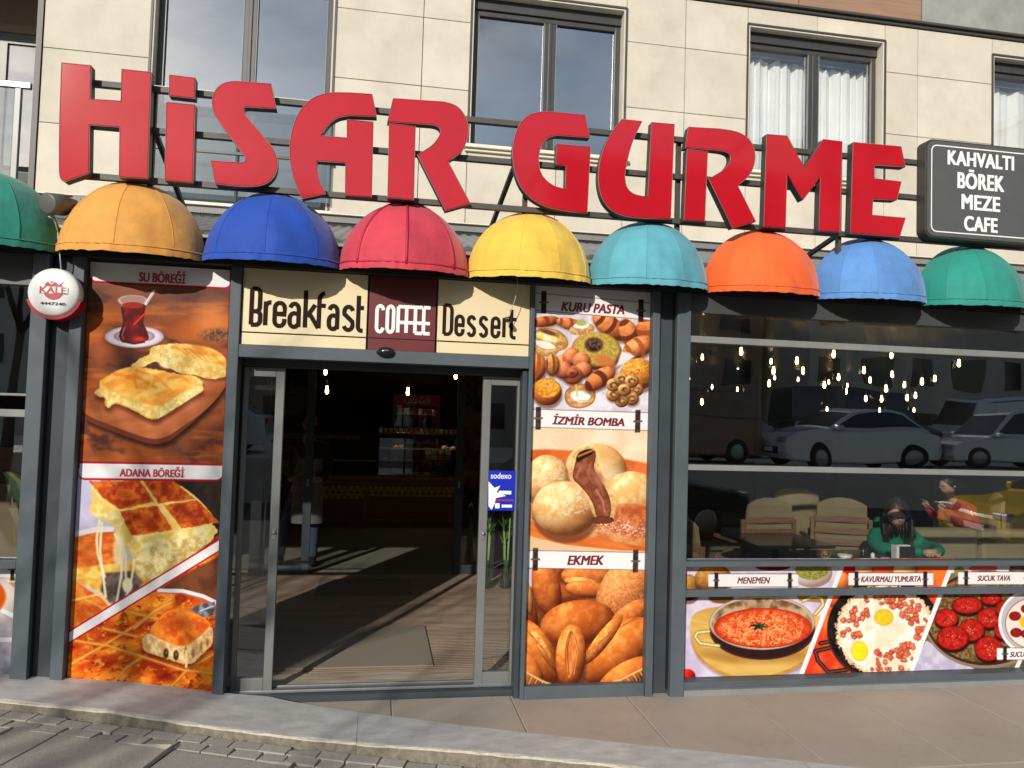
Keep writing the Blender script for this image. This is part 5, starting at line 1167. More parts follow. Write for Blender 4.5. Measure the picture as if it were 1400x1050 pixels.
# ================================================================== CAFE INTERIOR
lamp_meshes = {}
def lamp_proto():
    o = thing('pendant_lamp', (0, 0, 0), 'x', 'lamp')
    mb = MB(); mb.lathe([(.004, .10), (.010, .098), (.013, .06), (.013, .045), (0, .045)], n=10); mb.build('socket', 'brass', o)
    mb = MB(); mb.lathe([(.010, .044), (.011, .03), (.016, .0), (.015, -.018), (.009, -.030), (0, -.034)], n=12); mb.build('bulb', 'bulb', o)
    mb = MB(); mb.tube([(0, 0, .098), (0, 0, 1)], .0035, 5); c = mb.build('cable', 'black', o)
    return o
LP0 = lamp_proto(); first = [True]
def lamp(p, label, group, s_=1.0):
    o = LP0 if first[0] else copy_tree(LP0); first[0] = False
    o.location = p; o['label'] = label; o['group'] = group; o.scale = (s_, s_, s_)
    for c in o.children:
        if c.name.startswith('cable'): c.scale = (1, 1, max(.05, (2.78-p.z)/s_)); 
LAB = 'small warm glowing filament bulb hanging on a black cable, seen through the right window'
z2 = lambda x, y: (930+x/2.979, 400+y/2.979)
for (x, y, Y) in ((248,242,7.0),(475,280,7.4),(500,320,7.8),(380,320,7.2),(362,372,8.0),(625,253,7.0),(645,347,8.1),(587,378,8.0),(748,318,7.6),(773,358,9.0),(860,255,7.2),(863,335,8.2),(838,393,7.6),(913,377,8.4),(985,365,7.4),(1037,352,8.2),(1135,290,7.0),(924,430,8.6),(958,420,8.8),(820,435,8.6),(756,433,9.0),(675,405,9.2),(88,447,8.6),(90,265,9.0),(370,282,9.5)):
    lamp(at(*z2(x, y), Y), LAB, 'glowing pendant bulbs in the cafe window')
for (x, y) in ((345,330),(605,365),(235,305),(435,293),(130,385),(233,395),(480,355),(660,322),(630,400),(812,480),(952,480),(598,476),(36,350),(385,348),(680,380)):
    lamp(at(*z2(x, y), 12.5), 'tiny distant filament bulb glowing deep inside the cafe behind the right window', 'distant glowing bulbs deep in the cafe')
for (x, y, lb) in ((445, 508, 'glowing bulb at the upper left of the open entrance'), (447, 534, 'glowing bulb hanging lower at the left of the open entrance'), (557.6, 536, 'glowing bulb hanging before the red drinks fridge'), (623, 514, 'glowing bulb at the upper right of the open entrance')):
    lamp(at(x, y, 10.0), lb, 'glowing bulbs in the entrance', 1.3)

# counter and fridge
CY = 12.6
ct = thing('bakery_counter', (.3, CY, 0), 'dark wooden bakery counter with lattice front and glass display cases inside the entrance', 'counter')
def ipx(x0, y0, x1, y1, Y): a, b = at(x0, y0, Y), at(x1, y1, Y); return a.x, b.x, b.z, a.z
x0, x1, z0, z1 = ipx(434, 650, 505, 720, CY)
B('base', 'wood_dark', ct, (-1.2, 1.45, CY+.02, CY+.7, 0.0, .72), bevel=.004)
B('plinth', 'wood_mid', ct, (-1.2, 1.45, CY-.03, CY+.02, .06, .10))
B('counter_top', 'wood_mid', ct, (-1.2, 1.45, CY-.04, CY+.75, .725, .79), bevel=.004)
B('front_panel', 'gold_fill', ct, (-1.1, -.16, CY-.0, CY+.018, .42, .62)); B('front_panel', 'gold_fill', ct, (-.10, 1.40, CY, CY+.018, .46, .62))
mb = MB(); nl = 0
for k in range(26):
    x = -1.1+k*.096; mb.bar((x, CY-.008, .42), (x+.10, CY-.008, .63), .012, .008); mb.bar((x+.10, CY-.016, .42), (x, CY-.016, .63), .012, .008); mb.bar((x, CY-.024, .52), (x+.1, CY-.024, .52), .010, .008)
mb.build('lattice', 'lattice', ct)['kind'] = 'stuff'
B('frame_bar', 'wood_mid', ct, (-.17, -.11, CY-.035, CY-.005, .1, .7), (-1.2, 1.45, CY-.045, CY-.03, .655, .70))
dc = thing('display_case', (.6, CY+.3, .8), 'glass pastry display case with shelves of baked goods on the counter', 'display case')
x0, x1 = at(516, 640, CY).x, at(626, 640, CY).x
for zz_ in (.80, 1.02, 1.22): B('shelf', 'steel', dc, (x0, x1, CY+.06, CY+.6, zz_, zz_+.012))
B('frame', 'black', dc, (x0, x0+.02, CY+.04, CY+.6, .8, 1.45), (x1-.02, x1, CY+.04, CY+.6, .8, 1.45), (x0, x1, CY+.04, CY+.6, 1.45, 1.47))
MB().box(x0+.02, x1-.02, CY+.03, CY+.036, .81, 1.45).build('glass_front', 'glass_case', dc)
dc2 = thing('display_case', (-.4, CY+.3, .8), 'low glass display case at the left end of the counter', 'display case')
xa, xb = at(452, 640, CY).x, at(514, 640, CY).x
B('frame', 'black', dc2, (xa, xa+.015, CY+.04, CY+.6, .8, 1.33), (xa, xb, CY+.04, CY+.6, 1.33, 1.345)); MB().add([(xa+.01, CY+.02, .80), (xb, CY+.02, .80), (xb, CY+.2, 1.33), (xa+.12, CY+.2, 1.33)], [(0, 1, 2, 3)]).build('glass_front', 'glass_case', dc2); B('shelf', 'paper_white', dc2, (xa+.02, xb, CY+.3, CY+.6, 1.0, 1.012))
random.seed(9)
for k in range(14):
    px = 585+random.choice((0, 10, 20, 30)); 
names = []
for i in range(22):
    x = x0+.06+(x1-x0-.12)*random.random(); z = (.812, 1.032, 1.232)[i % 3]; y = CY+.15+.3*random.random(); s_ = random.uniform(.035, .06)
    mb = MB(); mb.lathe([(0, 0), (s_, .0), (s_*1.05, s_*.5), (s_*.7, s_*.95), (0, s_*1.1)], (x, y, z), 10)
    o = mb.build('pastry', ('fabric_beige', 'paper_white', 'gold_fill')[i % 7 % 3], None)
    tag(o, ('beige', 'white', 'golden')[i % 7 % 3]+' round pastry on the '+('bottom', 'middle', 'top')[i % 3]+' shelf of the glass display case', 'pastry', 'pastries in the display case')
for i, (x, y) in enumerate([(585+k*9, yy) for k in range(4) for yy in (619, 626)]):
    a = at(x, y, CY+.1)
    if x < 600 or True:
        o = B('snack_packet', 'gold_fill' if i % 3 else 'paper_white', None, (a.x-.045, a.x+.045, CY+.05, CY+.10, a.z-.035, a.z+.035), bevel=.006); tag(o, ('golden' if i % 3 else 'white')+' packet in the '+('upper', 'lower')[i % 2]+' row behind the display case glass', 'packet', 'packets in the display case')
B('fill_strip', 'fill_glow', dc, (x0+.03, x1-.03, CY+.12, CY+.135, 1.437, 1.449)); B('lip', 'black', dc, (x0, x1, CY+.025, CY+.04, 1.40, 1.45))  # glow strip added to brighten the case; the lip hides it
jr = thing('jar_shelf', (.6, CY+.2, 1.47), 'row of small golden jars on top of the display case', 'shelf')
for k in range(16):
    x = x0+.03+k*(x1-x0-.06)/15; mb = MB(); mb.lathe([(0, 0), (.036, 0), (.036, .065), (.028, .08), (0, .08)], (x, CY+.2, 1.49), 10); mb.build('jar', 'gold_fill' if k % 4 else 'paper_white', jr)
B('board', 'wood_mid', jr, (x0, x1, CY+.1, CY+.35, 1.471, 1.488))
fg = thing('drinks_fridge', (.6, 14.2, 0), 'tall red drinks fridge with white script on its header and shelves under an added glow', 'fridge')
FYY = 14.0; a = at(538, 538, FYY); b = at(602, 556, FYY); c = at(540, 600, FYY)
B('cabinet', 'fridge_red', fg, (a.x, a.x+.04, FYY, FYY+.6, 0, a.z), (b.x-.06, b.x, FYY, FYY+.6, 0, a.z), (a.x+.04, b.x-.06, FYY+.55, FYY+.6, 0, a.z), (a.x+.04, b.x-.06, FYY, FYY+.55, 0, .15), bevel=.006)
B('header', 'fridge_red', fg, (a.x, b.x, FYY-.03, FYY-.001, b.z, a.z), bevel=.006)
MB().box(a.x+.04, b.x-.06, FYY+.01, FYY+.016, .15, b.z).build('glass_door', 'glass_case', fg)
B('fill_strip', 'fill_glow', fg, (a.x+.05, b.x-.07, FYY+.10, FYY+.115, b.z-.02, b.z-.008)); B('lip', 'black', fg, (a.x+.04, b.x-.06, FYY+.018, FYY+.03, b.z-.05, b.z))  # same added fill glow inside the fridge, hidden behind a lip
ptext('Coca-Cola', 553, 588, 547, 9.5, FYY-.032, 'print_white', fg, shear=.35)
for j, zs_ in enumerate((1.28, 1.55, 1.80)):
    if zs_ > b.z-.1: continue
    B('shelf', 'paper_white', fg, (a.x+.045, b.x-.065, FYY+.06, FYY+.5, zs_, zs_+.012))
    for k in range(9):
        x = a.x+.085+k*(b.x-a.x-.19)/8; mb = MB(); mb.lathe([(0, 0), (.03, 0), (.03, .13), (.012, .17), (.012, .20), (0, .20)], (x, FYY+.12, zs_+.013), 8); o = mb.build('bottle', ('ink_red', 'paper_white', 'car_dark')[(k+j) % 3], None); tag(o, ('red', 'pale', 'dark')[(k+j) % 3]+' drink bottle on the '+('lower', 'middle', 'top')[j]+' shelf of the red fridge', 'bottle', 'bottles in the drinks fridge')
bs = thing('wall_shelf', (-.7, 13.5, 1.6), 'dark wall shelf with a toothed lower edge left of the fridge', 'shelf')
p, q = at(418, 596, 13.5), at(492, 597, 13.5); B('board', 'wood_mid', bs, (p.x, q.x, 13.4, 13.8, p.z, p.z+.03))
mb = MB()
for k in range(18): x = p.x+.03+k*(q.x-p.x-.06)/17; mb.box(x, x+.02, 13.39, 13.41, p.z-.03, p.z)
mb.build('hook_row', 'steel', bs)['kind'] = 'stuff'
# potted bamboo by the door
for i, (px, lb) in enumerate(((664, 'left glass vase with green bamboo stalks behind the right door leaf'), (692, 'right glass vase with green bamboo stalks behind the right door leaf'))):
    g_ = gr(px+2, 790); g_ = Vector((at(px, 780, 8.0).x, 8.0, 0)); v = thing('bamboo_vase', g_, lb, 'vase', 'vases of bamboo by the entrance')
    mb = MB(); mb.lathe([(.055, 0), (.07, .02), (.055, .12), (.04, .24), (.045, .30)], (g_.x, g_.y, 0), 16); mb.build('vase', 'glass_rail', v)
    rg = random.Random(i)
    for k in range(5):
        dx, dy = rg.uniform(-.05, .05), rg.uniform(-.04, .04); h_ = rg.uniform(.45, .75)
        MB().tube([(g_.x+dx*.4, g_.y+dy*.4, .02), (g_.x+dx, g_.y+dy, h_)], .008, 6).build('stalk', 'bamboo', v)
        mb = MB()
        for q_ in range(6):
            an = rg.uniform(0, 6.28); l_ = rg.uniform(.10, .2); s0 = Vector((g_.x+dx, g_.y+dy, h_-.05*q_/3)); s1 = s0+Vector((math.cos(an)*l_*.6, math.sin(an)*l_*.6, l_*.8)); n_ = Vector((-math.sin(an), math.cos(an), 0))*.012
            mb.add([s0, (s0+s1)/2+n_, s1, (s0+s1)/2-n_], [(0, 1, 2, 3)])
        mb.build('leaves', 'leaf', v)['kind'] = 'stuff'
# palm in the left window
pm = thing('potted_palm', (-2.75, 5.8, 0), 'potted palm with drooping pale leaves inside the left window', 'plant')
mb = MB(); mb.lathe([(0, 0), (.13, 0), (.17, .3), (.16, .3), (0, .28)], (-2.6, 5.8, 0), 18); mb.build('pot', 'paper_white', pm)
MB().tube([(-2.6, 5.8, .28), (-2.62, 5.8, .9), (-2.58, 5.8, 1.35)], .02, 7).build('stem', 'bark', pm)
rg = random.Random(8)
for k in range(26):
    an = rg.uniform(0, 6.28); l_ = rg.uniform(.35, .6); pts = []
    for j in range(6):
        t_ = j/5; pts.append(Vector((-2.58+math.cos(an)*l_*t_, 5.8+math.sin(an)*l_*t_*.7, 1.3+.3*t_-.95*t_*t_)))
    n_ = Vector((-math.sin(an), math.cos(an), .2)); mb = MB(); wd = (.006, .014, .016, .012, .007, .001)
    mb.grid([[tuple(p-n_*w_) for p, w_ in zip(pts, wd)], [tuple(p+n_*w_) for p, w_ in zip(pts, wd)]]); mb.build('leaf', 'leaf_dry' if k % 3 else 'leaf', pm)
tl = thing('cafe_wall_panel', (-3, 8, 0), 'tan wooden wall panel behind the left window', 'wall panel'); B('panel', 'wood_mid', tl, (-7, -2.6, 9.3, 9.4, 0, 1.3)); B('panel', 'fabric_beige', tl, (-7, -3.4, 8.8, 8.9, .0, .95))

# furniture
def chair(loc, rz, label, proto=[None]):
    if proto[0] is None:
        o = thing('lounge_chair', (0, 0, 0), 'x', 'chair', 'beige cushioned cafe chairs')
        for (x, y) in ((-.29, -.26), (.29, -.26), (-.29, .28), (.29, .28)): MB().box(x-.02, x+.02, y-.02, y+.02, 0, .40 if y > 0 else .84).build('leg', 'wood_mid', o, bevel=.004)
        for z in (.44, .56, .68, .80): MB().box(-.27, .27, -.285, -.262, z, z+.065).build('slat', 'wood_mid', o, bevel=.004)
        for s_ in (-1, 1):
            MB().box(s_*.29-.022, s_*.29+.022, -.24, .30, .58, .62).build('arm', 'wood_mid', o, bevel=.005)
        rows = []
        def cush(name, w_, h_, th, f):
            mb = MB(); n = 10; rr = []
            for i in range(n+1):
                v = i/n; rr.append([f((j/n-.5)*w_, v*h_, th*(1-(2*abs(j/n-.5))**4)*(1-(2*abs(v-.5))**4)+.012) for j in range(n+1)])
            r2 = [[f((j/n-.5)*w_, i/n*h_, -th*.4) for j in range(n+1)] for i in range(n+1)]
            mb.grid(rr); mb.grid(r2, flip=True)
            for (i0, i1) in ((0, 0), (n, n)):
                mb.grid([rr[i0], r2[i0]]); mb.grid([[r[i0] for r in rr], [r[i0] for r in r2]])
            mb.build(name, 'fabric_beige', o)
        cush('back_cushion', .52, .60, .07, lambda a, b, c: (a*(1-.06*(b/.6)**2), -.20+c-.05*(b/.6)-.25*a*a, .46+b-.9*abs(a)**2.2*(b/.6)**3*1.6))
        cush('seat_cushion', .54, .52, .07, lambda a, b, c: (a, -.22+b, .40+c))
        proto[0] = o
    else: o = copy_tree(proto[0])
    o.location = loc; o.rotation_euler.z = rz; o['label'] = label; return o
cx_ = lambda px, Y: at(px, 700, Y).x
chair((cx_(1032, 7.5), 7.5, 0), R(4), 'beige cushioned chair with wooden slats, furthest left in the right window')
chair((cx_(1142, 7.6), 7.6, 0), R(-20), 'beige cushioned chair with wooden slats, second from the left in the window')
chair((cx_(1095, 8.2), 8.2, 0), R(160), 'beige cushioned chair facing the window, behind the two slatted chairs')
chair((cx_(948, 6.1), 5.95, 0), R(-70), 'beige cushioned chair cut by the left edge of the right window')
chair((cx_(1330, 8.3), 8.3, 0), R(60), 'beige chair under the person in the red jacket')
def table(loc, label, w_=.75, d=.75, rz=0):
    o = thing('cafe_table', loc, label, 'table', 'dark cafe tables', rz)
    MB().box(loc[0]-w_/2, loc[0]+w_/2, loc[1]-d/2, loc[1]+d/2, .715, .745).build('table_top', 'black_gloss', o, bevel=.004)
    mb = MB(); mb.lathe([(0, 0), (.24, 0), (.24, .012), (.03, .03), (.03, .715), (0, .715)], (loc[0], loc[1], 0), 16); mb.build('pedestal', 'black', o)
TY = 5.62
tx = at(1200, 760, TY).x
table((tx, TY, 0), 'dark table at the window before the woman in the green hoodie', 1.15, .8)
table((at(1060, 760, 6.6).x, 6.6, 0), 'dark table between the left chairs in the right window')
sfa = thing('sofa', (6.1, 6.4, 0), 'long beige upholstered bench behind and right of the woman in green', 'sofa')
def pillow_box(name, x0, x1, y0, y1, z0, z1, m, parent): return B(name, m, parent, (x0, x1, y0, y1, z0, z1), bevel=.05)
xs0 = at(1262, 740, 6.5).x
for k in range(3): pillow_box('back_cushion', xs0+k*.74, xs0+.72+k*.74, 6.62, 6.80, .42, .84-.01*k, 'sofa', sfa)
pillow_box('seat_cushion', xs0-.4, xs0+2.2, 6.05, 6.62, .24, .44, 'sofa', sfa); B('base', 'wood_dark', sfa, (xs0-.4, xs0+2.2, 6.05, 6.8, .05, .23))
# table things
p = at(1155, 762, TY-.1); bw = thing('bowl', (p.x, TY-.1, .746), 'small white bowl on the dark table left of the woman', 'bowl')
mb = MB(); mb.lathe([(0, .0), (.022, .0), (.03, .01), (.06, .045), (.056, .045), (.026, .014), (0, .012)], (p.x, TY-.1, .746), 20); mb.build('bowl_body', 'white_gloss', bw)
p = at(1180, 760, TY-.05); bt = thing('sauce_bottle', (p.x, TY-.05, .746), 'small black sauce bottle between the bowl and the napkins', 'bottle'); mb = MB(); mb.lathe([(0, 0), (.02, 0), (.02, .055), (.01, .075), (.01, .1), (0, .1)], (p.x, TY-.05, .746), 12); mb.build('bottle_body', 'black_gloss', bt)
p = at(1193, 760, TY-.08); sk = thing('salt_shaker', (p.x, TY-.08, .746), 'small white salt shaker beside the black sauce bottle', 'shaker'); mb = MB(); mb.lathe([(0, 0), (.018, 0), (.015, .05), (.0, .06)], (p.x, TY-.08, .746), 12); mb.build('shaker_body', 'white_gloss', sk)
p = at(1235, 760, TY-.05); nh = thing('napkin_holder', (p.x, TY-.05, .746), 'black napkin holder with white napkins before the woman', 'napkin holder'); B('case', 'black', nh, (p.x-.06, p.x+.08, TY-.09, TY-.01, .746, .85), bevel=.006); B('napkins', 'paper_white', nh, (p.x-.085, p.x-.061, TY-.085, TY-.015, .75, .86), (p.x-.05, p.x+.05, TY-.07, TY-.03, .851, .862), bevel=.003)
p = at(1205, 762, TY-.12); pp = thing('receipt', (p.x, TY-.1, .746), 'crumpled white paper between the hands of the woman', 'paper'); 
rg = random.Random(2); mb = MB(); mb.grid([[(p.x-.05+i*.02, TY-.2+j*.03, .750+rg.random()*.018) for i in range(8)] for j in range(5)]); mb.build('sheet', 'paper_white', pp)

# ================================================================== PEOPLE
def skin(name, chains, m, parent, sub=2, root=0):
    vs, ix, rad, ed = [], {}, [], []
    for ch_ in chains:
        prev = None
        for (x, y, z, *r_) in ch_:
            k = (round(x, 4), round(y, 4), round(z, 4))
            if k not in ix: ix[k] = len(vs); vs.append(k); rad.append((r_[0], r_[-1]) if r_ else None)
            i = ix[k]
            if r_ and rad[i] is None: rad[i] = (r_[0], r_[-1])
            if prev is not None and prev != i: ed.append((prev, i))
            prev = i
    me = bpy.data.meshes.new('tmp'); me.from_pydata(vs, ed, []); o = bpy.data.objects.new('tmp', me); COL.objects.link(o)
    sk_ = o.modifiers.new('s', 'SKIN'); 
    for i, v in enumerate(o.data.skin_vertices[0].data): v.radius = rad[i] or (.03, .03); v.use_root = (i == root)
    sk_.use_smooth_shade = True; sb = o.modifiers.new('u', 'SUBSURF'); sb.levels = sub; sb.render_levels = sub
    dg = bpy.context.evaluated_depsgraph_get(); m2 = bpy.data.meshes.new_from_object(o.evaluated_get(dg)); bpy.data.objects.remove(o)
    m2.name = name; m2.materials.clear(); m2.materials.append(MATS[m]); m2.polygons.foreach_set('use_smooth', [True]*len(m2.polygons))
    m2.transform(Matrix.Translation(-wloc(parent)))
    r = bpy.data.objects.new(name, m2); COL.objects.link(r); r.parent = parent; return r
def head(parent, c, yaw_, pitch_, s_=1.0, hair='hair', long_=False, skinm='skin'):
    """head with face, built facing -Y then turned"""
    Rm = Matrix.Rotation(yaw_, 4, 'Z')@Matrix.Rotation(pitch_, 4, 'X')
    def put(mb): mb.v = [tuple(Vector(c)+(Rm@(Vector(v)*s_))) for v in mb.v]; return mb
    mb = MB(); rows = []
    for i in range(17):
        t_ = math.pi*i/16; z = .118*math.cos(t_); r_ = math.sin(t_); row = []
        for j in range(25):
            a = 2*math.pi*j/24; jaw = 1-.28*max(0, -z/.118)**1.5; x = .077*r_*math.cos(a)*jaw; y = .096*r_*math.sin(a)*(1-.12*max(0, -z/.118))
            if math.sin(a) < 0:
                y -= .010*math.exp(-((x/.018)**2))*math.exp(-((z+.022)/.018)**2)*1.6      # nose
                y += .007*math.exp(-((abs(x)-.032)/.014)**2)*math.exp(-((z-.012)/.014)**2)   # eye sockets
                y -= .005*math.exp(-(x/.022)**2)*math.exp(-((z+.060)/.010)**2)             # lips
            row.append((x, y, z))
        rows.append(row)
    mb.grid(rows, flip=True); h = put(mb).build('head', skinm, parent)
    for s2 in (-1, 1):
        mb = MB(); mb.lathe([(0, -.012), (.010, -.008), (.013, 0), (0, .006)], (s2*.031, -.083, .010), 10, axis='y'); put(mb).build('eye', 'eye_white', h)
        mb = MB(); mb.lathe([(0, -.004), (.006, -.002), (0, .0)], (s2*.031, -.0945, .009), 8, axis='y'); put(mb).build('iris', 'black', h)
        mb = MB(); mb.tube([(s2*.016, -.092, .032), (s2*.034, -.090, .038), (s2*.050, -.078, .032)], .004, 5); put(mb).build('eyebrow', hair, h)
        mb = MB(); mb.lathe([(0, -.012), (.018, -.008), (.024, .004), (0, .012)], (s2*.080, .005, -.005), 10); put(mb).build('ear', skinm, h)
    mb = MB(); mb.tube([(-.022, -.086, -.058), (0, -.094, -.057), (.022, -.086, -.058)], .0045, 6); put(mb).build('mouth', 'ink_maroon', h)
    mb = MB(); rows = []
    for i in range(13):
        t_ = math.pi*.62*i/12; rows.append([])
        for j in range(25):
            a = 2*math.pi*j/24; fr_ = max(0, -math.sin(a)); tt = t_*(1-.64*fr_**1.3); r_ = 1.13+.03*math.sin(a*9+i)
            rows[-1].append((.082*r_*math.sin(tt)*math.cos(a), .008+.098*r_*math.sin(tt)*math.sin(a), .01+.122*r_*math.cos(tt)))
    mb.grid(rows, flip=True); put(mb).build('hair', hair, parent)
    if long_:
        rg = random.Random(5); mb = MB()
        for k in range(70):
            a = R(rg.uniform(5, 178)); x, y = .086*math.cos(a), .01+.098*math.sin(a); l_ = rg.uniform(.20, .30); sw = rg.uniform(-.02, .02)
            p0 = Rm@(Vector((x, y, .03))*s_)+Vector(c); fx = .5 if math.cos(a) > 0 else 1
            pts = [p0, p0+Vector((x*.35, -.01, -.09)), p0+Vector((x*.3+sw, -.03, -.2)), p0+Vector((x*.1+sw*2, -.05, -l_))]
            mb.tube(pts, .011, 5, radii=[.010, .013, .011, .003])
        mb.build('hair_lock', hair, parent)
    return h
def hand(parent, w, f_dir, palm_n, s_=1.0, curl=.5, m='skin'):
    """palm and five fingers grown from the wrist w along f_dir"""
    w = Vector(w); f = Vector(f_dir).normalized(); n = Vector(palm_n).normalized(); sd_ = f.cross(n).normalized(); n = sd_.cross(f)
    mb = MB(); mb.tube([w-f*.01, w+f*.03, w+f*.07, w+f*.085], .03, 10, radii=[.024*s_, .034*s_, .036*s_, .02*s_])
    for k, (o_, l_) in enumerate(((-.03, .062), (-.011, .075), (.009, .070), (.028, .055))):
        b = w+f*.075*s_+sd_*o_*s_; a1 = b+(f-n*.25*curl)*l_*.45*s_; a2 = a1+(f*.75-n*curl)*l_*.35*s_; a3 = a2+(f*.3-n*1.2*curl)*l_*.25*s_; mb.tube([b-f*.02, b, a1, a2, a3], .009, 7, radii=[.009*s_, .0095*s_, .009*s_, .008*s_, .006*s_])
    b = w+f*.02*s_-sd_*.03*s_; mb.tube([b, b-sd_*.022*s_+f*.022*s_, b-sd_*.03*s_+f*.05*s_-n*.01, b-sd_*.022*s_+f*.07*s_-n*.02], .01, 7, radii=[.013*s_, .012*s_, .010*s_, .007*s_])
    mb.build('hand', m, parent)
# woman in the green hoodie, leaning over the table
WX = at(1222, 740, 6.12).x; WYY = 6.12
wm = thing('person', (WX, WYY, 0), 'long haired person in green hoodie leaning over the window table, looking down', 'person')
o = Vector((WX, WYY, 0)); V_ = lambda x, y, z, *r: (o.x+x, o.y+y, o.z+z, *r)
skin('body', [[V_(0, .14, .46, .11, .09), V_(0, .12, .62, .11, .09), V_(.0, .06, .80, .12, .08), V_(-.01, .0, .90, .08, .06), V_(-.035, -.06, .96, .042), V_(-.06, -.11, 1.02, .042)],
    [V_(-.01, .0, .90), V_(-.17, .0, .85, .045), V_(-.25, -.07, .795, .042), V_(-.28, -.22, .772, .035), V_(-.17, -.42, .783, .028), V_(-.08, -.48, .79, .026)], [V_(-.01, .0, .90), V_(.17, .02, .85, .045), V_(.25, -.03, .755, .042), V_(.25, -.22, .767, .035), V_(.12, -.42, .783, .028), V_(.03, -.48, .79, .026)],
    [V_(0, .14, .46), V_(-.10, .05, .45, .07), V_(-.12, -.30, .46, .05), V_(-.12, -.33, .08, .035)], [V_(0, .14, .46), V_(.10, .05, .45, .07), V_(.12, -.30, .46, .05), V_(.12, -.33, .08, .035)]], 'skin', wm)
skin('trousers', [[V_(0, .14, .50, .125, .105), V_(0, .14, .46, .13, .11)], [V_(0, .14, .46), V_(-.10, .05, .45, .08), V_(-.12, -.30, .46, .065), V_(-.12, -.33, .10, .045)], [V_(0, .14, .46), V_(.10, .05, .45, .08), V_(.12, -.30, .46, .065), V_(.12, -.33, .10, .045)]], 'jeans', wm)
hd = skin('hoodie', [[V_(0, .15, .48, .15, .12), V_(0, .13, .62, .155, .12), V_(0, .06, .78, .165, .115), V_(-.01, .01, .885, .12, .09), V_(-.02, -.01, .94, .075, .065)],
    [V_(-.01, .01, .885), V_(-.17, .0, .86, .075), V_(-.25, -.07, .80, .068), V_(-.28, -.22, .775, .058), V_(-.17, -.42, .785, .046), V_(-.08, -.48, .79, .040)],
    [V_(-.01, .01, .885), V_(.17, .02, .86, .078), V_(.25, -.03, .76, .072), V_(.25, -.22, .77, .06), V_(.12, -.42, .785, .046), V_(.03, -.48, .79, .040)]], 'hoodie', wm)
skin('hood', [[V_(-.13, .02, .95, .035), V_(-.09, .10, .96, .05), V_(.02, .14, .955, .055), V_(.12, .08, .95, .05), V_(.12, -.01, .93, .03)]], 'hoodie', wm)
head(wm, V_(-.085, -.15, 1.06)[:3], R(-40), R(33), 1.04, long_=True)
hand(wm, V_(-.08, -.49, .79), (.7, -.4, -.05), (0, 0, 1), .95); hand(wm, V_(.03, -.49, .79), (-.7, -.3, -.02), (0, 0, 1), .95)
# person in the red jacket further back, leaning forward
MX = at(1318, 700, 7.9).x; mn = thing('person', (MX, 7.9, 0), 'person in red jacket and yellow trousers sitting further back, hands raised to the left', 'person')
o = Vector((MX, 7.9, 0))
skin('body', [[V_(.16, .05, .50, .12, .10), V_(.12, .05, .62, .12, .09), V_(.0, .02, .80, .12, .09), V_(-.10, 0, .93, .08, .07), V_(-.17, 0, 1.02, .045), V_(-.20, 0, 1.08, .045)],
    [V_(.16, .05, .50), V_(-.05, -.08, .50, .07), V_(-.36, -.10, .50, .055), V_(-.36, -.10, .08, .035)], [V_(.16, .05, .50), V_(-.05, .16, .50, .07), V_(-.36, .16, .50, .055), V_(-.36, .16, .08, .035)]], 'skin', mn)
skin('trousers', [[V_(.22, .05, .60, .12, .11), V_(.18, .05, .50, .16, .13)], [V_(.18, .05, .50), V_(-.05, -.08, .50, .085), V_(-.36, -.10, .50, .07), V_(-.36, -.10, .10, .045)], [V_(.18, .05, .50), V_(-.05, .16, .50, .085), V_(-.36, .16, .50, .07), V_(-.36, .16, .10, .045)]], 'neon', mn)
MB().tube([V_(-.10, -.255, .80), V_(-.14, -.27, .90)], .008, 5).build('sleeve_stripe', 'paper_white', mn)
skin('jacket', [[V_(.14, .05, .60, .155, .125), V_(.08, .04, .70, .165, .13), V_(-.01, .02, .83, .17, .13), V_(-.10, 0, .955, .12, .10), V_(-.15, 0, 1.0, .07)], [V_(-.10, 0, .955), V_(-.06, -.17, .90, .08), V_(-.18, -.24, .74, .068), V_(-.36, -.20, .86, .05), V_(-.40, -.18, .89, .042)], [V_(-.10, 0, .955), V_(-.06, .17, .90, .08), V_(-.18, .20, .74, .068), V_(-.36, .12, .86, .05), V_(-.40, .09, .89, .042)]], 'red_jacket', mn)
head(mn, V_(-.22, 0, 1.16)[:3], R(-80), R(24), 1.0)
hand(mn, V_(-.41, -.18, .90), (-.4, .1, .5), (1, 0, .3)); hand(mn, V_(-.41, .09, .90), (-.4, -.1, .5), (1, 0, .3))
# standing person in jeans and grey apron in the lobby
SX = at(428, 740, 9.3).x; sp_ = thing('person', (SX, 9.3, 0), 'person standing inside the left of the doorway in jeans and long grey apron', 'person')
o = Vector((SX-.10, 9.3, 0))
skin('body', [[V_(0, 0, .95, .13, .10), V_(0, 0, 1.15, .12, .10), V_(0, 0, 1.38, .15, .10), V_(0, 0, 1.48, .07), V_(0, 0, 1.58, .05)], [V_(0, 0, .95), V_(-.11, 0, .88, .08), V_(-.22, 0, .50, .055), V_(-.27, .02, .08, .04)], [V_(0, 0, .95), V_(.11, 0, .88, .08), V_(.10, 0, .50, .055), V_(.10, .02, .08, .04)]], 'skin', sp_)
skin('trousers', [[V_(0, 0, 1.0, .145, .11), V_(0, 0, .95, .15, .115)], [V_(0, 0, .95), V_(-.11, 0, .88, .095), V_(-.22, 0, .50, .070), V_(-.27, .02, .12, .056), V_(-.27, .02, .07, .056)], [V_(0, 0, .95), V_(.11, 0, .88, .095), V_(.10, 0, .50, .074), V_(.10, .02, .12, .058), V_(.10, .02, .07, .058)]], 'jeans', sp_)
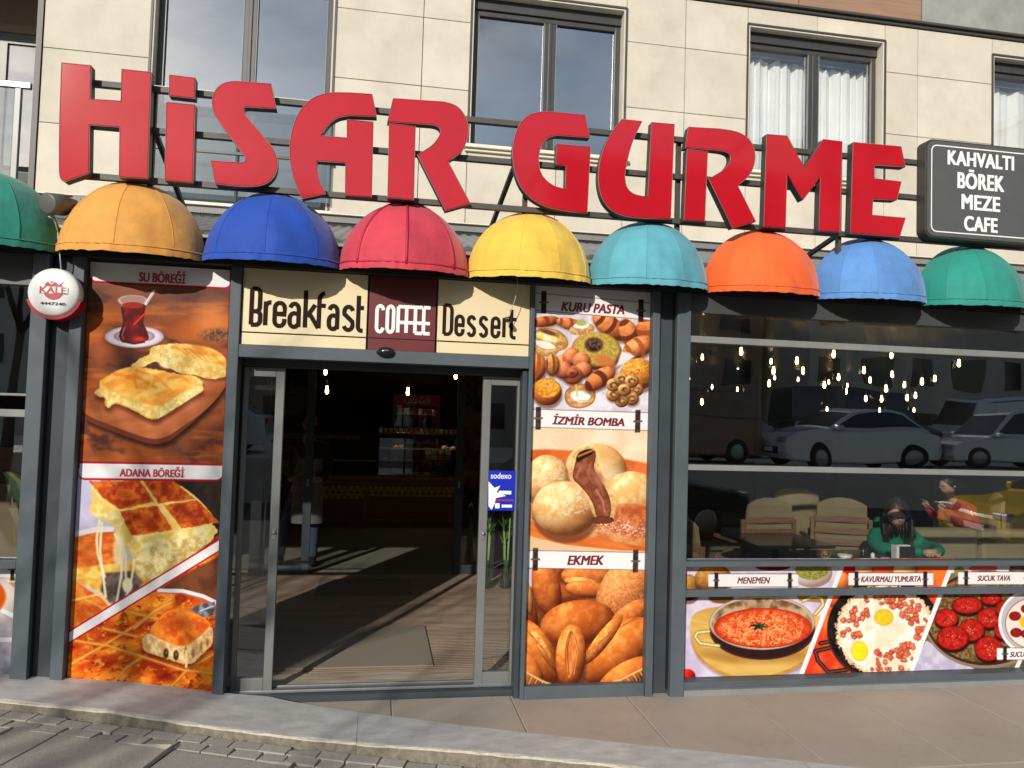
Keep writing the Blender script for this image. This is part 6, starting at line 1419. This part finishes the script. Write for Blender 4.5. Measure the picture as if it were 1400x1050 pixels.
skin('shirt', [[V_(0, 0, .92, .17, .13), V_(0, 0, 1.15, .16, .13), V_(0, 0, 1.38, .19, .125), V_(0, 0, 1.49, .09)], [V_(0, 0, 1.38), V_(-.21, 0, 1.38, .075), V_(-.25, -.02, 1.12, .06), V_(-.18, -.22, 1.02, .05)], [V_(0, 0, 1.38), V_(.21, 0, 1.38, .075), V_(.25, -.02, 1.12, .06), V_(.18, -.22, 1.02, .05)]], 'dark_cloth', sp_)
mb = MB(); mb.grid([[(o.x+.02+.17*math.sin(a)*(1+.15*(1-j/8)), 9.3-.16*math.cos(a)-.03*(1-j/8), .50+.75*j/8) for a in [R(-75+150*k/14) for k in range(15)]] for j in range(9)], flip=True); mb.build('apron', 'apron', sp_)
for dx in (-.27, .10):
    mb = MB(); mb.tube([V_(dx, .09, .045), V_(dx, .0, .06), V_(dx+.01, -.10, .045), V_(dx+.01, -.17, .03)], .05, 12, radii=[.03, .048, .045, .025]); mb.build('shoe', 'dark_cloth', sp_)
hand(sp_, V_(-.17, -.23, 1.02), (.6, -.5, 0), (0, 0, 1)); hand(sp_, V_(.17, -.23, 1.02), (-.6, -.5, 0), (0, 0, 1)); head(sp_, V_(0, -.02, 1.66)[:3], R(10), R(5))

# ================================================================== THE STREET BEHIND THE VIEWER (seen in the glass)
def car(loc, rz, m, label, kind='car', L_=4.4, H_=1.45, W_=1.78, sign=False):
    o = thing('parked_'+('van' if kind == 'van' else 'car') if kind != 'taxi' else 'taxi_cab', (0, 0, 0), label, kind)
    h = L_/2; zs = .22
    if kind == 'van': low = [(-h, .3), (-h+.1, zs), (h-.1, zs), (h, .35), (h, 1.0), (h-.5, 1.15), (-h, 1.15)]; top = [(h-.55, 1.13), (h-1.05, H_-.06), (h-1.3, H_), (-h+.1, H_), (-h, H_-.1), (-h, 1.13)]
    else: low = [(-h, .45), (-h+.1, zs), (h-.1, zs), (h, .4), (h-.03, .66), (h-.35, .80), (h-1.15, .92), (-h+.5, .97), (-h+.06, .92)]; top = [(h-1.2, .91), (h-1.95, H_-.07), (h-2.3, H_), (-h+1.35, H_), (-h+.85, H_-.08), (-h+.25, .95)]
    def slab2(poly, w0, w1, name, mm, bev=.03):
        n = len(poly); zmin = min(p[1] for p in poly); zmax = max(p[1] for p in poly)
        vs = []
        for s_ in (-1, 1): vs += [(x, s_*(w0+(w1-w0)*(z-zmin)/(zmax-zmin))/2, z) for x, z in poly]
        MB().add(vs, [tuple(range(n)), tuple(reversed(range(n, 2*n)))]+[(i, i+n, (i+1)%n+n, (i+1)%n) for i in range(n)]).build(name, mm, o, bevel=bev)
    slab2(low, W_, W_*.96, 'body', m, .06); slab2(top, W_*.93, W_*.72, 'cabin', m, .05)
    tp = [(x*(1 if kind == 'van' else .985), z) for x, z in top]; cx = sum(p[0] for p in top)/len(top); cz = (top[0][1]+H_)/2+.02
    win = [(cx+(x-cx)*.86, cz+(z-cz)*.72) for x, z in top]; n = len(win)
    for s_ in (-1, 1):
        vs = [(x, s_*((W_*.93+(W_*.72-W_*.93)*(z-.92)/(H_-.92))/2+.006), z) for x, z in win]; MB().add(vs+[(v[0], v[1]-s_*.01, v[2]) for v in vs], [tuple(range(n)), tuple(reversed(range(n, 2*n)))]).build('side_window', 'far_window', o)
    f0, f1 = top[0], top[1]; b0, b1 = top[-1], top[-2]
    for (p, q, e) in ((f0, f1, .012), (b0, b1, -.012)):
        y0, y1 = W_*.43, W_*.35; MB().add([(p[0]+e+(q[0]-p[0])*.1, -y0, p[1]+(q[1]-p[1])*.1+.01), (p[0]+e+(q[0]-p[0])*.1, y0, p[1]+(q[1]-p[1])*.1+.01), (p[0]+e+(q[0]-p[0])*.9, y1, p[1]+(q[1]-p[1])*.9+.01), (p[0]+e+(q[0]-p[0])*.9, -y1, p[1]+(q[1]-p[1])*.9+.01)], [(0, 1, 2, 3)]).build('windscreen', 'far_window', o)
    for x in (-h+.8, h-.85):
        for s_ in (-1, 1):
            mb = MB(); mb.lathe([(0, -.1), (.2, -.1), (.31, -.09), (.32, 0), (.31, .09), (.2, .1), (0, .1)], (x, s_*(W_/2-.08), .32), 20, axis='y'); t_ = mb.build('wheel', 'tyre', o)
            mb = MB(); mb.lathe([(0, -.112), (.17, -.108), (.19, -.1), (.19, .1), (.17, .108), (0, .112)], (x, s_*(W_/2-.08), .32), 16, axis='y'); mb.build('rim', 'steel', t_)
    for s_ in (-1, 1):
        MB().box(h-.13, h+.012, s_*.62-.2, s_*.62+.2, .60, .72).build('headlight', 'lamp_glass', o, bevel=.03); MB().box(-h-.01, -h+.1, s_*.66-.14, s_*.66+.14, .72, .86).build('tail_light', 'ink_red', o, bevel=.02)
        MB().box(h-1.5, h-1.36, s_*(W_/2+.02)-.08, s_*(W_/2+.02)+.08, .93, 1.05).build('mirror', m, o, bevel=.03)
    MB().box(h-.03, h+.02, -.5, .5, .34, .5).build('grille', 'black', o, bevel=.01); MB().box(h+.021, h+.028, -.25, .25, .38, .48).build('number_plate', 'paper_white', o)
    if sign: MB().box(-.15, .1, -.35, .35, H_+.005, H_+.14).build('roof_sign', 'taxi_yellow', o, bevel=.03)
    o.location = loc; o.rotation_euler.z = rz; return o
car((11.7, -.9, -.13), R(184), 'taxi_yellow', 'yellow taxi reflected low in the right window', 'taxi', sign=True)
car((12.4, -8.9, .75), R(178), 'car_white', 'white parked car reflected in the right window, nearest the centre', H_=1.5)
car((16.9, -8.6, .75), R(182), 'car_white', 'white hatchback reflected at the right edge of the window', H_=1.62)
car((7.6, -9.9, .75), R(180), 'bus_brown', 'brown delivery van reflected at the left of the right window', 'van', L_=4.9, H_=2.1, W_=1.9)
car((10.2, -13.2, .75), R(176), 'car_grey', 'grey parked car reflected behind the white ones')
car((15.6, -13.4, .75), R(3), 'car_dark', 'dark van reflected behind the white hatchback', 'van', L_=5, H_=2.3, W_=2)
car((20.5, -12.6, .75), R(178), 'car_white', 'white van reflected far behind at the right edge', 'van', L_=5, H_=2.2, W_=1.95)
car((-4.8, -9.6, .75), R(180), 'car_white', 'white parked car reflected in the left window', 'car')
car((4.1, -3.1, -.13), R(2), 'car_dark', 'dark car waiting on the road behind the viewer')
for i, (x, lb) in enumerate(((-2, 'grey lamp post'), )): pass
def block(x0, x1, y, h_, m, label):
    o = thing('city_building', ((x0+x1)/2, y, -.35), label, 'building')
    B('wall', m, o, (x0, x1, y-10, y, -.35, h_)); B('roof', 'grey_panel', o, (x0-.3, x1+.3, y-10.3, y+.3, h_+.002, h_+.5))
    nx = int((x1-x0)/2.6); nf = int(h_/3)
    base_w = None
    for f in range(nf):
        for k in range(nx):
            xx = x0+(k+.5)*(x1-x0)/nx; w0 = B('window', 'far_window', o, (-.7, .7, -.02, .05, -.8, .7), origin=(0, 0, 0)) if base_w is None else None
            if w0: base_w = w0
            else: w0 = base_w.copy(); COL.objects.link(w0); w0.parent = o
            w0.location = (xx-o.location.x, .0, 1.9+f*3.0-o.location.z)
block(-34, -16, -34, 11.0, 'far_wall_pale', 'pale four storey block across the street, far left'); block(-15.5, -4, -33, 13.0, 'far_wall_brick', 'brick coloured block across the street')
block(-3.5, 8, -34, 12.2, 'far_wall_pale', 'pale block across the street opposite the entrance'); block(8.4, 21, -30, 15.5, 'far_wall_brick', 'tall brick coloured block across the street to the right')
block(21.5, 40, -26, 19, 'far_wall_pale', 'tallest pale block across the street, far right'); block(40.5, 60, -18, 22, 'far_wall_brick', 'tall block across the street at the end')
# leafless street tree whose branches throw soft shadows on the left columns
tr = thing('street_tree', (-6.9, -5.9, -.3), 'bare branched street tree across the road', 'tree')
rg = random.Random(12); MB().tube([(-6.9, -5.9, -.3), (-6.85, -5.88, 1.5), (-6.8, -5.9, 3.2)], .1, 10, radii=[.13, .10, .08]).build('trunk', 'bark', tr)
mb = MB()
def branch(p, d, l_, r_, dep):
    pts = [p]
    for k in range(3):
        d = (d+Vector((rg.uniform(-.25, .25), rg.uniform(-.25, .25), rg.uniform(-.05, .2)))).normalized(); pts.append(pts[-1]+d*l_/3)
    mb.tube(pts, r_, 5, radii=[r_, r_*.85, r_*.7, r_*.55])
    if dep:
        for k in range(3): branch(pts[-1-(k == 2)], (d+Vector((rg.uniform(-.9, .9), rg.uniform(-.9, .9), rg.uniform(-.1, .5)))).normalized(), l_*.72, r_*.55, dep-1)
for k in range(5): a = k*1.26; branch(Vector((-6.8, -5.9, 3.15)), Vector((math.cos(a)*.6, math.sin(a)*.6, .9)).normalized(), 1.7, .06, 3)
mb.build('crown', 'bark', tr)
